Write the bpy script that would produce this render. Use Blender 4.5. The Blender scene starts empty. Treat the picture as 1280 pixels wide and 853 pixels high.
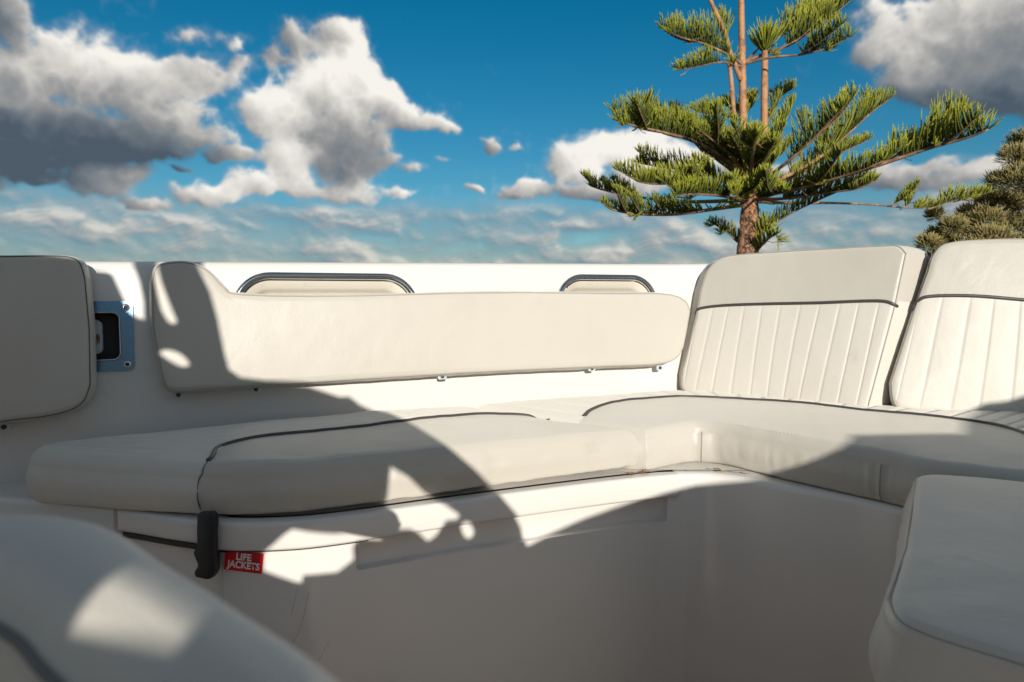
import bpy, bmesh, math, random
import numpy as np
from mathutils import Vector, Matrix, noise
random.seed(7)
S = bpy.context.scene
COL = S.collection

# ------------------------------------------------------------------ camera
EYE = 0.87
FPX = 853.3
PITCH = math.atan((426.5 - 367.0) / FPX)
cd = bpy.data.cameras.new('camera')
cam = bpy.data.objects.new('camera', cd)
COL.objects.link(cam)
cam.location = (0, 0, EYE)
cam.rotation_euler = (math.pi / 2 - PITCH, 0, 0)
cd.lens = 24.0
cd.sensor_width = 36.0
cd.clip_start = 0.02
cd.clip_end = 20000
cd.dof.use_dof = True
cd.dof.focus_distance = 1.5
cd.dof.aperture_fstop = 10.0
S.camera = cam

# ------------------------------------------------------------------ light
SUN_A = math.radians(10.0)      # to the right of straight behind the camera
SUN_E = math.radians(15.5)
TO_SUN = Vector((math.sin(SUN_A) * math.cos(SUN_E), -math.cos(SUN_A) * math.cos(SUN_E), math.sin(SUN_E)))
sl = bpy.data.lights.new('sun', 'SUN')
sl.energy = 5.0
sl.angle = math.radians(0.42)
sl.color = (1.0, 0.955, 0.88)
so = bpy.data.objects.new('sun', sl)
COL.objects.link(so)
so.location = TO_SUN * 30
so.rotation_euler = TO_SUN.to_track_quat('Z', 'Y').to_euler()

S.view_settings.view_transform = 'Standard'
S.view_settings.look = 'None'
S.view_settings.exposure = 0.0
S.view_settings.gamma = 1.0


class NT:
    """tiny helper to write shader node trees as expressions"""
    def __init__(self, tree):
        self.t = tree
        tree.nodes.clear()

    def n(self, kind, **kw):
        nd = self.t.nodes.new(kind)
        for k, v in kw.items():
            setattr(nd, k, v)
        return nd

    def link(self, a, b):
        self.t.links.new(a, b)

    def put(self, sock, v):
        if v is None:
            return
        if isinstance(v, bpy.types.NodeSocket):
            self.t.links.new(v, sock)
        else:
            sock.default_value = v

    def m(self, op, a, b=None, c=None, clamp=False):
        nd = self.n('ShaderNodeMath', operation=op)
        nd.use_clamp = clamp
        self.put(nd.inputs[0], a)
        self.put(nd.inputs[1], b)
        self.put(nd.inputs[2], c)
        return nd.outputs[0]

    def v(self, op, a, b=None, s=None):
        nd = self.n('ShaderNodeVectorMath', operation=op)
        self.put(nd.inputs[0], a)
        self.put(nd.inputs[1], b)
        if s is not None:
            self.put(nd.inputs['Scale'], s)
        return nd.outputs['Value'] if op in ('DOT_PRODUCT', 'LENGTH', 'DISTANCE') else nd.outputs[0]

    def noise(self, vec, scale, detail=6, rough=0.55, dist=0.0, lac=2.0, d3='3D'):
        nd = self.n('ShaderNodeTexNoise', noise_dimensions=d3)
        self.put(nd.inputs['Vector'], vec)
        self.put(nd.inputs['Scale'], scale)
        nd.inputs['Detail'].default_value = detail
        nd.inputs['Roughness'].default_value = rough
        nd.inputs['Distortion'].default_value = dist
        nd.inputs['Lacunarity'].default_value = lac
        return nd.outputs['Fac']

    def smooth(self, x, a, b):
        nd = self.n('ShaderNodeMapRange', interpolation_type='SMOOTHSTEP')
        self.put(nd.inputs[0], x)
        nd.inputs[1].default_value = a
        nd.inputs[2].default_value = b
        return nd.outputs[0]

    def mix(self, f, a, b, blend='MIX'):
        nd = self.n('ShaderNodeMix', data_type='RGBA', blend_type=blend)
        self.put(nd.inputs[0], f)
        self.put(nd.inputs[6], a)
        self.put(nd.inputs[7], b)
        return nd.outputs[2]


def px_dir(px, py):
    """unit direction of a picture point (photo pixels)"""
    x, y, z = (px - 640) / FPX, -(py - 426.5) / FPX, -1.0
    v = cam.rotation_euler.to_matrix() @ Vector((x, y, z))
    return v.normalized()


# ------------------------------------------------------------------ sky
#WORLD_BEGIN
world = bpy.data.worlds.new('World')
S.world = world
world.use_nodes = True
# (px, py, rx, ry, height, brightness bias)
SKY_BLOBS = [
    # left cloud
    (20, 85, 55, 40, .8, .05), (90, 95, 60, 38, .9, .35), (150, 110, 55, 35, .9, .4), (200, 115, 45, 32, .8, .3), (-40, 120, 90, 60, .9, .0),
    (60, 165, 110, 42, 1.1, -1.3), (130, 178, 80, 30, 1.0, -1.35), (10, 185, 90, 35, 1.0, -1.3), (210, 160, 50, 32, .9, -.1), (250, 175, 35, 18, .7, .3),
    (45, 222, 70, 12, .6, -.9), (5, 30, 24, 36, .7, -.8), (0, 12, 18, 22, .5, -.5), (245, 105, 40, 22, .7, .0), (262, 46, 34, 14, .6, .1), (285, 85, 22, 16, .35, -.2), (225, 90, 35, 14, .6, -.2),
    (120, 238, 36, 16, .75, .1), (140, 215, 30, 14, .6, .2), (290, 198, 36, 12, .75, -.2), (218, 213, 18, 5, .5, -.8), (5, 232, 16, 10, .6, .2), (95, 50, 30, 12, .25, .1),
    # central cloud
    (390, 60, 45, 26, .8, -.2), (435, 55, 32, 22, .8, -.1), (350, 78, 32, 16, .6, -.3), (440, 95, 42, 34, 1.1, 1.1), (400, 118, 52, 34, 1.2, .8), (340, 145, 42, 30, 1.1, .7),
    (470, 130, 40, 26, 1.0, .4), (505, 155, 38, 20, .9, .1), (545, 160, 36, 13, .7, .2), (578, 162, 12, 7, .45, .0), (400, 160, 60, 34, 1.2, .1), (440, 180, 55, 34, 1.2, -.35), (430, 215, 50, 30, 1.1, -.5),
    (360, 205, 36, 26, 1.0, .8), (375, 225, 36, 22, 1.0, .8), (320, 232, 38, 18, .9, .6), (275, 240, 34, 14, .8, .5), (240, 246, 34, 13, .85, .3), (190, 255, 34, 10, .8, .1), (435, 238, 42, 17, 1.0, .6), (395, 238, 50, 16, 1.0, .6),
    (475, 205, 26, 14, .7, -.2), (512, 216, 24, 9, .65, .1), (500, 243, 26, 7, .6, .2), (470, 245, 20, 8, .5, .1),
    (615, 182, 9, 13, .55, -.1), (596, 236, 12, 6, .6, .2), (640, 182, 7, 4, .3, .1), (560, 205, 12, 4, .3, 0),
    # behind the tree
    (720, 205, 42, 30, 1.0, .5), (760, 190, 48, 26, 1.0, .8), (680, 232, 40, 14, .8, .3), (800, 200, 60, 34, 1.1, .8), (850, 215, 50, 30, 1.0, .5), (760, 235, 90, 14, .9, -.1), (650, 240, 18, 7, .6, .2),
    (1000, 222, 60, 22, .7, -.3), (1080, 215, 60, 20, .8, -.2), (1150, 210, 50, 14, .8, -.1), (1225, 216, 28, 12, .75, .1), (1180, 222, 30, 8, .5, -.3), (930, 215, 40, 25, .6, .2),
    # top right
    (1120, 30, 34, 30, .7, .5), (1095, 60, 26, 22, .6, .1), (1150, 75, 40, 18, .65, .4), (1210, 20, 60, 38, .9, -.1), (1285, 40, 70, 55, 1.0, -.3), (1240, 95, 65, 28, .95, -.7), (1190, 105, 50, 22, .8, -.3), (1220, 100, 24, 12, .9, .3),
    (1090, 12, 28, 12, .35, .1), (1290, 120, 60, 26, .9, -1.0), (1150, 100, 30, 12, .5, .3), (1180, 45, 40, 30, .8, .2),
    # the same kind of sky goes on outside the frame
    (-330, 120, 110, 50, 1.0, .2), (-420, 170, 130, 40, 1.0, -.6), (-250, 190, 100, 30, .9, -.3), (-700, 60, 160, 60, 1.0, .4), (-760, 130, 150, 40, 1.0, -.4),
    (1500, 100, 120, 60, 1.0, -.3), (1650, 170, 110, 40, 1.0, .4), (1560, 30, 120, 50, .9, .3), (1950, 120, 160, 60, 1.0, .3),
    (200, -250, 140, 60, .9, .1), (700, -330, 160, 60, .9, .2), (1100, -200, 110, 50, .8, .0), (1500, -350, 160, 60, .9, .1),
]


# ---- procedural cloud map (numpy), lat-long, u: azimuth, v: elevation
def make_clouds(W=4096, H=1024, pxdir=None):
    rng = np.random.RandomState(5)
    f4 = np.float32
    az = ((np.arange(W, dtype=f4) + .5) / W * 2 - 1) * math.pi          # 0 = +Y, right positive
    el = (np.arange(H, dtype=f4) + .5) / H * (math.pi / 2)
    K = 8.53
    A = (az * K)[None, :] * np.ones((H, 1), f4)
    E = (el * K)[:, None] * np.ones((1, W), f4)

    def vnoise(x, y, seed, wrap=None):
        xi = np.floor(x).astype(np.int32)
        yi = np.floor(y).astype(np.int32)
        fx = (x - xi).astype(f4)
        fy = (y - yi).astype(f4)
        fx = fx * fx * fx * (fx * (fx * 6 - 15) + 10)
        fy = fy * fy * fy * (fy * (fy * 6 - 15) + 10)
        tab = np.random.RandomState(seed).rand(4096).astype(f4)

        def hsh(a, b):
            h = (a * 73856093) ^ (b * 19349663)
            h = (h ^ (h >> 13)) * 1274126177
            return tab[(h ^ (h >> 16)) & 4095]
        a = hsh(xi, yi)
        b = hsh(xi + 1, yi)
        c = hsh(xi, yi + 1)
        d = hsh(xi + 1, yi + 1)
        return (a + (b - a) * fx) * (1 - fy) + (c + (d - c) * fx) * fy

    def fbm(x, y, octs, seed, gain=.5, billow=False):
        s = np.zeros_like(x)
        amp, tot = 1.0, 0
        ca, sa = math.cos(.6), math.sin(.6)
        for o in range(octs):
            n_ = vnoise(x, y, seed + o)
            if billow:
                n_ = 1 - np.abs(n_ * 2 - 1)
                n_ = n_ * n_ * .2 + n_ * .8
            s += n_ * amp
            tot += amp
            amp *= gain
            x, y = (ca * x - sa * y) * 2.03 + 11.7, (sa * x + ca * y) * 2.03 + 5.1
        return s / tot
    # warp
    wx = fbm(A * .9, E * .9, 4, 10) - .5
    wy = fbm(A * .9 + 40, E * .9 + 9, 4, 20) - .5
    wx2 = fbm(A * 4, E * 4, 3, 30) - .5
    wy2 = fbm(A * 4 + 7, E * 4 + 3, 3, 40) - .5
    QX = A + wx * .34 + wx2 * .16
    QY = E + wy * .28 + wy2 * .13
    big = fbm(A * 1.5, E * 1.7, 7, 50, .55)
    bil = fbm(A * 2.6 + wx, E * 2.9 + wy, 6, 60, .55, True)
    # height of the cumulus towards us (sum of blobs) and brightness bias per blob
    Hh = np.full_like(A, -1.0)
    Bz = np.zeros_like(A)
    Wt = np.full_like(A, 1e-4)
    for (px, py, rx, ry, h_, br) in SKY_BLOBS:
        v = pxdir(px, py)
        a0 = math.atan2(v.x, v.y) * K
        e0 = math.asin(v.z) * K
        R = 2.2
        c0 = np.searchsorted(az * K, a0 - R * rx / 100 - .6)
        c1 = np.searchsorted(az * K, a0 + R * rx / 100 + .6)
        r0 = np.searchsorted(el * K, e0 - R * ry / 100 - .6)
        r1 = np.searchsorted(el * K, e0 + R * ry / 100 + .6)
        if c1 <= c0 or r1 <= r0:
            continue
        sl_ = (slice(r0, r1), slice(c0, c1))
        x = (QX[sl_] - a0) / (rx / 100)
        y = (QY[sl_] - e0) / (ry / 100)
        y = np.where(y < 0, y * 1.25, y)
        l2 = x * x + y * y
        g = np.minimum(h_, 1.0) * 1.05 * (1.0 - l2 * .95) - .12
        Hh[sl_] = np.log(np.exp(6 * Hh[sl_]) + np.exp(6 * np.maximum(g, -1.2))) / 6
        k = np.exp(-l2 * 1.3) * h_
        Bz[sl_] += k * br
        Wt[sl_] += k
    bias = Bz / Wt
    size = np.clip(Wt, 0, 1)
    fine = fbm(A * 9, E * 9, 5, 130, .6)
    Hh = Hh + (big - .5) * 1.3 + (bil - .5) * .8 + (fine - .5) * .38
    # broken cloud over the rest of the sky
    ext = np.clip((np.abs(A) - 6.2) / 1.5, 0, 1) + np.clip((E - 4.6) / 1.5, 0, 1)
    cov = fbm(np.cos(A / K) * (13.4 - E) * .55 + 50, np.sin(A / K) * (13.4 - E) * .55 + 50, 6, 210, .55)
    Hx = (cov - .52) * 3.4 + (big - .5) * .4
    ext = np.clip(ext, 0, 1)
    Hh = np.where(ext > 0, np.maximum(Hh, Hx * ext - (1 - ext)), Hh)
    # low bank of small cumulus near the horizon, stretched by perspective
    pe = 1.0 / (E * .9 + .28)
    bx, by = A * 1.1 + 3, pe * 3.2
    bank = fbm(A * 1.0 + 3 + wx * .4, E * 4.2 + wy * .8, 6, 70, .50)
    bank2 = fbm(A * 2.6 + 30 + wx2, E * 7.5 + wy2, 5, 90, .58)
    bank2 = np.clip(.5 + (bank2 - .5) * 1.5, 0, 1)
    lowmask = np.clip((1.30 - E) / .35, 0, 1)
    Hb = (bank - .50) * 2.6 + (bank2 - .5) * 1.3 + .34
    Hb = Hb * lowmask - (1 - lowmask) * 1.2
    alpha_c = np.clip((Hh + .14) / .58, 0, 1)
    alpha_c = alpha_c * alpha_c * (3 - 2 * alpha_c)
    thin = np.clip((Hh + .42) / .55, 0, 1) ** 2 * .25
    alpha_c = np.maximum(alpha_c, thin)
    ab = np.maximum(np.clip((Hb + .25) / 1.1, 0, 1) * .85, np.clip((Hb + 1.1) / 1.3, 0, 1) * .62 * np.clip((1.22 - E) / .25, 0, 1))

    # shading: relief from the height gradient at three scales
    def blur(a, n_):
        for _ in range(2):
            c = np.cumsum(np.pad(a, ((0, 0), (n_ + 1, n_)), 'edge'), axis=1)
            a = (c[:, 2 * n_ + 1:] - c[:, :-2 * n_ - 1]) / (2 * n_ + 1)
            c = np.cumsum(np.pad(a, ((n_ + 1, n_), (0, 0)), 'edge'), axis=0)
            a = (c[2 * n_ + 1:] - c[:-2 * n_ - 1]) / (2 * n_ + 1)
        return a
    base = np.maximum(Hh, -.1)
    soft = np.sqrt(np.maximum(base + .1, 0))

    def relief(a, st, sx=.75, sy=.65):
        dx = (np.roll(a, -st, 1) - np.roll(a, st, 1))
        dy = (np.roll(a, -st, 0) - np.roll(a, st, 0))
        return -(dx * sx + dy * sy)
    rel = relief(blur(soft, 1), 3) * .45 + relief(blur(soft, 5), 9) * .55 + relief(blur(soft, 14), 24) * .18
    lum = .56 + rel * .55 + bias * .52 + (bil - .5) * .30 + (fine - .5) * .14 + .03
    # darker undersides inside thick cloud
    lum = lum - .10 * np.clip(blur(base, 10) - .5, 0, 1)
    lum = np.clip(lum, 0, 1)
    relb = relief(np.maximum(Hb, 0), 3) * .5 + relief(blur(np.maximum(Hb, 0), 4), 6) * .4
    lumb = np.clip(.22 + relb + (bank2 - .5) * .55 + (bank - .5) * .8 + .12, 0, 1)
    stops = [0, .25, .5, .75, 1.0]
    cr_ = [[.075, .155, .305, .62, .93], [.105, .185, .31, .60, .90], [.14, .215, .315, .565, .84]]
    crb = [[.17, .24, .36, .52, .72], [.255, .30, .37, .50, .66], [.32, .345, .385, .47, .60]]
    out = np.zeros((H, W, 4), f4)
    a_tot = 1 - (1 - alpha_c) * (1 - ab)
    for c in range(3):
        cc = np.interp(lum, stops, cr_[c])
        cb = np.interp(lumb, stops, crb[c])
        num = cc * alpha_c + cb * ab * (1 - alpha_c)
        out[..., c] = num / np.maximum(a_tot, 1e-3)
    out[..., 3] = a_tot
    return out




CW, CH = 4096, 1024
cl = make_clouds(CW, CH, px_dir)
cl = np.roll(cl, -CW // 4, axis=1)


def sky_map(name, rgb):
    full = np.zeros((2 * CH, CW, 4), np.float32)
    full[CH:, :, :3] = rgb
    full[..., 3] = 1
    im = bpy.data.images.new(name, CW, 2 * CH, float_buffer=True)
    im.colorspace_settings.name = 'Non-Color'
    im.pixels.foreach_set(full.ravel())
    im.update()
    im.pack()
    return im


img = sky_map('cloud_light', cl[..., :3] * cl[..., 3:])
img2 = sky_map('cloud_cover', cl[..., 3:] * np.ones(3, np.float32))
w = NT(world.node_tree)
sky = w.n('ShaderNodeTexSky', sky_type='NISHITA')
sky.sun_disc = False
sky.sun_elevation = SUN_E
sky.sun_rotation = math.pi - SUN_A
sky.air_density = 1.0
sky.dust_density = 0.2
sky.ozone_density = 4.0
hs = w.n('ShaderNodeHueSaturation')
hs.inputs['Hue'].default_value = 0.483
hs.inputs['Saturation'].default_value = 1.32
hs.inputs['Value'].default_value = 1.0
w.link(sky.outputs[0], hs.inputs['Color'])
env = w.n('ShaderNodeTexEnvironment', projection='EQUIRECTANGULAR', interpolation='Cubic')
env.image = img
env2 = w.n('ShaderNodeTexEnvironment', projection='EQUIRECTANGULAR', interpolation='Cubic')
env2.image = img2
tcw = w.n('ShaderNodeTexCoord')
w.link(tcw.outputs['Generated'], env.inputs['Vector'])
w.link(tcw.outputs['Generated'], env2.inputs['Vector'])
sepd = w.n('ShaderNodeSeparateXYZ')
w.link(tcw.outputs['Generated'], sepd.inputs[0])
skyc = w.v('SCALE', hs.outputs[0], s=0.073)
final = w.v('ADD', w.mix(env2.outputs['Color'], skyc, (0, 0, 0, 1)), env.outputs['Color'])
bg = w.n('ShaderNodeBackground')
w.link(final, bg.inputs[0])
bg.inputs[1].default_value = 1.0
wo = w.n('ShaderNodeOutputWorld')
w.link(bg.outputs[0], wo.inputs[0])
world.cycles.sampling_method = 'MANUAL'
world.cycles.sample_map_resolution = 512
#WORLD_END


# ------------------------------------------------------------------ projection helpers
CR = cam.rotation_euler.to_matrix()
CO = Vector((0, 0, EYE))


def ray(px, py):
    return CR @ Vector(((px - 640) / FPX, -(py - 426.5) / FPX, -1.0))


def on_plane(px, py, p, n):
    d = ray(px, py)
    t = (Vector(p) - CO).dot(n) / d.dot(n)
    return CO + d * t


def on_z(px, py, z):
    return on_plane(px, py, (0, 0, z), Vector((0, 0, 1)))


def at(px, py, y):
    return on_plane(px, py, (0, y, 0), Vector((0, 1, 0)))


# ------------------------------------------------------------------ materials
def mat(name, color, rough=0.5, metal=0.0, bump=None, bdist=0.001, var=None, coat=0.0, spec=0.5, rvar=None):
    m = bpy.data.materials.new(name)
    m.use_nodes = True
    t = NT(m.node_tree)
    p = t.n('ShaderNodeBsdfPrincipled')
    o = t.n('ShaderNodeOutputMaterial')
    t.link(p.outputs[0], o.inputs[0])
    p.inputs['Roughness'].default_value = rough
    p.inputs['Metallic'].default_value = metal
    p.inputs['Coat Weight'].default_value = coat
    p.inputs['Specular IOR Level'].default_value = spec
    if 'vinyl' in name:
        p.inputs['Diffuse Roughness'].default_value = 0.6
        p.inputs['Sheen Weight'].default_value = 0.06
    tc = t.n('ShaderNodeTexCoord')
    ob = tc.outputs['Object']
    c = (*color, 1)
    if var:
        # var = list of (scale, amount, colour)
        cur = c
        for sc, lo, hi, col in var:
            f = t.smooth(t.noise(ob, sc, 6, .6), lo, hi)
            cur = t.mix(f, cur, (*col, 1))
        t.put(p.inputs['Base Color'], cur)
    else:
        p.inputs['Base Color'].default_value = c
    if rvar:
        t.put(p.inputs['Roughness'], t.m('ADD', rough, t.m('MULTIPLY', t.m('SUBTRACT', t.noise(ob, rvar[0], 5, .6), .5), rvar[1])))
    if bump:
        b = t.n('ShaderNodeBump')
        b.inputs['Strength'].default_value = bump[1]
        b.inputs['Distance'].default_value = bdist
        if len(bump) > 2 and bump[2] == 'grain':
            vo = t.n('ShaderNodeTexVoronoi', feature='DISTANCE_TO_EDGE')
            t.link(ob, vo.inputs['Vector'])
            vo.inputs['Scale'].default_value = bump[0]
            h = t.m('ADD', t.m('MULTIPLY', t.m('MINIMUM', vo.outputs['Distance'], .25), 2.0), t.m('ADD', t.m('MULTIPLY', t.noise(ob, 12, 3, .5, 1.5), 5.0), t.m('MULTIPLY', t.noise(ob, 38, 4, .6, .8), 1.6)))
        else:
            h = t.noise(ob, bump[0], 5, .6)
        t.link(h, b.inputs['Height'])
        t.link(b.outputs[0], p.inputs['Normal'])
    return m


M = {}
M['vinyl'] = mat('plain_vinyl', (0.545, 0.508, 0.442), 0.42, bump=(420, 0.35, 'grain'), bdist=0.0006,
                 var=[(3.0, .35, .75, (0.515, 0.478, 0.41)), (9, .60, .85, (0.47, 0.425, 0.35))], rvar=(8, .15))
M['fluted'] = mat('fluted_vinyl', (0.655, 0.615, 0.545), 0.45, bump=(420, 0.35, 'grain'), bdist=0.0006,
                  var=[(4.0, .35, .75, (0.62, 0.58, 0.505)), (11, .60, .85, (0.48, 0.445, 0.385))], rvar=(8, .15))
M['piping'] = mat('dark_piping', (0.06, 0.052, 0.045), 0.45)
M['seam'] = mat('seam_vinyl', (0.36, 0.33, 0.28), 0.5)
M['grey_seam'] = mat('dark_seam', (0.10, 0.10, 0.095), 0.5)
M['gel'] = mat('white_gelcoat', (0.68, 0.645, 0.595), 0.20, coat=0.25, bump=(5, 0.12), bdist=0.004,
               var=[(2.5, .4, .8, (0.67, 0.63, 0.575)), (30, .68, .9, (0.62, 0.57, 0.50))], rvar=(6, .12))
M['gel_in'] = mat('cream_gelcoat', (0.74, 0.68, 0.58), 0.35, var=[(20, .55, .8, (0.62, 0.54, 0.42))])
M['chrome'] = mat('polished_steel', (0.42, 0.44, 0.46), 0.12, 1.0, rvar=(30, .1))
M['deck'] = mat('tan_deck', (0.52, 0.36, 0.26), 0.7, bump=(150, .4), var=[(8, .4, .7, (0.45, 0.31, 0.22))])
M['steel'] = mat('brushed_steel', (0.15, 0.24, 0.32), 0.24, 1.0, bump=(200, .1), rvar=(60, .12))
M['dark'] = mat('dark_cavity', (0.03, 0.026, 0.024), 0.6)
M['black'] = mat('black_rubber_and_gap_shade', (0.014, 0.016, 0.018), 0.42, bump=(60, .2), rvar=(30, .2))  # latch rubber; also colours the dark strips that stand for the lid gap
M['red'] = mat('red_sticker', (0.62, 0.010, 0.012), 0.35, var=[(60, .6, .85, (0.5, 0.02, 0.02))])
M['white'] = mat('white_print', (0.78, 0.76, 0.74), 0.5)
M['stitch'] = mat('stitch_thread', (0.66, 0.63, 0.56), 0.7)
M['knob'] = mat('pale_plastic', (0.45, 0.52, 0.55), 0.35)
M['grime'] = mat('brown_backing', (0.16, 0.09, 0.04), 0.8, bump=(60, .6), var=[(70, .4, .7, (0.45, 0.32, 0.17))])


# ------------------------------------------------------------------ object helpers
def link(o, parent=None):
    COL.objects.link(o)
    if parent is not None:
        o.parent = parent
        o.matrix_parent_inverse = Matrix.Identity(4)
        o.location = o.location - Vector(parent.location) if o.type == 'MESH' and False else o.location
    return o


def tag(o, label=None, cat=None, group=None, kind=None):
    if label:
        o['label'] = label
    if cat:
        o['category'] = cat
    if group:
        o['group'] = group
    if kind:
        o['kind'] = kind
    return o


def thing(name, label, cat, loc=(0, 0, 0), group=None):
    o = bpy.data.objects.new(name, None)
    o.empty_display_size = 0.1
    o.location = loc
    COL.objects.link(o)
    return tag(o, label, cat, group)


def mesh(name, verts, faces, m, parent=None, smooth=True, normals=None, sharp=None):
    """verts are world coordinates; a parented mesh is shifted to its parent's base"""
    off = Vector(parent_origin(parent)) if parent is not None else Vector((0, 0, 0))
    V = [Vector(v) - off for v in verts]
    me = bpy.data.meshes.new(name)
    me.from_pydata([tuple(v) for v in V], [], faces)
    if smooth:
        me.shade_smooth()
    if sharp:
        me.set_sharp_from_angle(angle=math.radians(sharp))
    me.materials.append(m)
    me.update()
    if normals is not None:
        me.normals_split_custom_set_from_vertices([tuple(n) for n in normals])
    o = bpy.data.objects.new(name, me)
    COL.objects.link(o)
    if parent is not None:
        o.parent = parent
    return o


def parent_origin(p):
    v = Vector((0, 0, 0))
    while p is not None:
        v += p.location
        p = p.parent
    return v


def spline(pts, n, closed=False):
    """Catmull-Rom through pts, n samples"""
    P = [Vector(p) for p in pts]
    k = len(P)
    out = []
    segs = k if closed else k - 1
    for i in range(n):
        t = i / (n if closed else n - 1) * segs
        j = min(int(t), segs - 1)
        f = t - j
        if closed:
            a, b, c, d = P[(j - 1) % k], P[j % k], P[(j + 1) % k], P[(j + 2) % k]
        else:
            b, c = P[j], P[j + 1]
            a = P[j - 1] if j > 0 else b * 2 - c
            d = P[j + 2] if j + 2 < k else c * 2 - b
        out.append(0.5 * ((2 * b) + (c - a) * f + (2 * a - 5 * b + 4 * c - d) * f * f + (3 * b - a - 3 * c + d) * f ** 3))
    return out


def resample(pts, step=None, n=None, closed=False):
    P = [Vector(p) for p in pts]
    if closed:
        P = P + [P[0]]
    L = [0]
    for a, b in zip(P, P[1:]):
        L.append(L[-1] + (b - a).length)
    tot = L[-1]
    if n is None:
        n = max(2, int(tot / step) + 1)
    out = []
    j = 0
    cnt = n if closed else n
    for i in range(cnt):
        s = tot * i / (n if closed else n - 1)
        while j < len(L) - 2 and L[j + 1] < s:
            j += 1
        f = 0 if L[j + 1] == L[j] else (s - L[j]) / (L[j + 1] - L[j])
        out.append(P[j].lerp(P[j + 1], min(1, max(0, f))))
    return out


def tube_geo(pts, r, sides=8, closed=False, V=None, F=None, caps=True):
    V = [] if V is None else V
    F = [] if F is None else F
    P = [Vector(p) for p in pts]
    n = len(P)
    up = None
    rings = []
    for i in range(n):
        a = P[(i - 1) % n] if (closed or i > 0) else P[i]
        b = P[(i + 1) % n] if (closed or i < n - 1) else P[i]
        t = (b - a)
        if t.length < 1e-9:
            t = Vector((0, 0, 1))
        t.normalize()
        if up is None:
            up = t.orthogonal().normalized()
        up = (up - t * up.dot(t))
        if up.length < 1e-6:
            up = t.orthogonal()
        up.normalize()
        sd = t.cross(up)
        rr = r(i / max(1, n - 1)) if callable(r) else r
        base = len(V)
        for k in range(sides):
            a_ = 2 * math.pi * k / sides
            V.append(P[i] + (up * math.cos(a_) + sd * math.sin(a_)) * rr)
        rings.append(base)
    m_ = n if closed else n - 1
    for i in range(m_):
        a, b = rings[i], rings[(i + 1) % n]
        for k in range(sides):
            F.append((a + k, a + (k + 1) % sides, b + (k + 1) % sides, b + k))
    if caps and not closed:
        F.append(tuple(rings[0] + k for k in reversed(range(sides))))
        F.append(tuple(rings[-1] + k for k in range(sides)))
    return V, F


def tube(name, pts, r, m, parent=None, sides=8, closed=False):
    V, F = tube_geo(pts, r, sides, closed)
    return mesh(name, V, F, m, parent)


def extrude_poly(name, poly, n, t, m, parent=None, bevel=0.0, seg=2, smooth=True):
    """poly: coplanar world points; extruded by t against n; bevelled"""
    bm = bmesh.new()
    off = parent_origin(parent)
    n = Vector(n).normalized()
    vs = [bm.verts.new(Vector(p) - off) for p in poly]
    f = bm.faces.new(vs)
    f.normal_update()
    if f.normal.dot(n) < 0:
        f.normal_flip()
    r = bmesh.ops.extrude_face_region(bm, geom=[f])
    for g in r['geom']:
        if isinstance(g, bmesh.types.BMVert):
            g.co -= n * t
    bmesh.ops.recalc_face_normals(bm, faces=bm.faces)
    if bevel > 0:
        ed = [e for e in bm.edges if len(e.link_faces) == 2 and e.calc_face_angle(0) > math.radians(35)]
        bmesh.ops.bevel(bm, geom=ed, offset=bevel, segments=seg, affect='EDGES', profile=0.6)
    me = bpy.data.meshes.new(name)
    bm.to_mesh(me)
    bm.free()
    me.materials.append(m)
    if smooth:
        me.shade_smooth()
        me.set_sharp_from_angle(angle=math.radians(40))
    o = bpy.data.objects.new(name, me)
    COL.objects.link(o)
    if parent is not None:
        o.parent = parent
    return o


def boolean_cut(o, cutters):
    for c in cutters:
        md = o.modifiers.new('cut', 'BOOLEAN')
        md.operation = 'DIFFERENCE'
        md.solver = 'EXACT'
        md.object = c
    bpy.context.view_layer.update()
    dg = bpy.context.evaluated_depsgraph_get()
    me = bpy.data.meshes.new_from_object(o.evaluated_get(dg))
    o.modifiers.clear()
    o.data = me
    me.shade_smooth()
    me.set_sharp_from_angle(angle=math.radians(28))
    for c in cutters:
        bpy.data.objects.remove(c)


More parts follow.
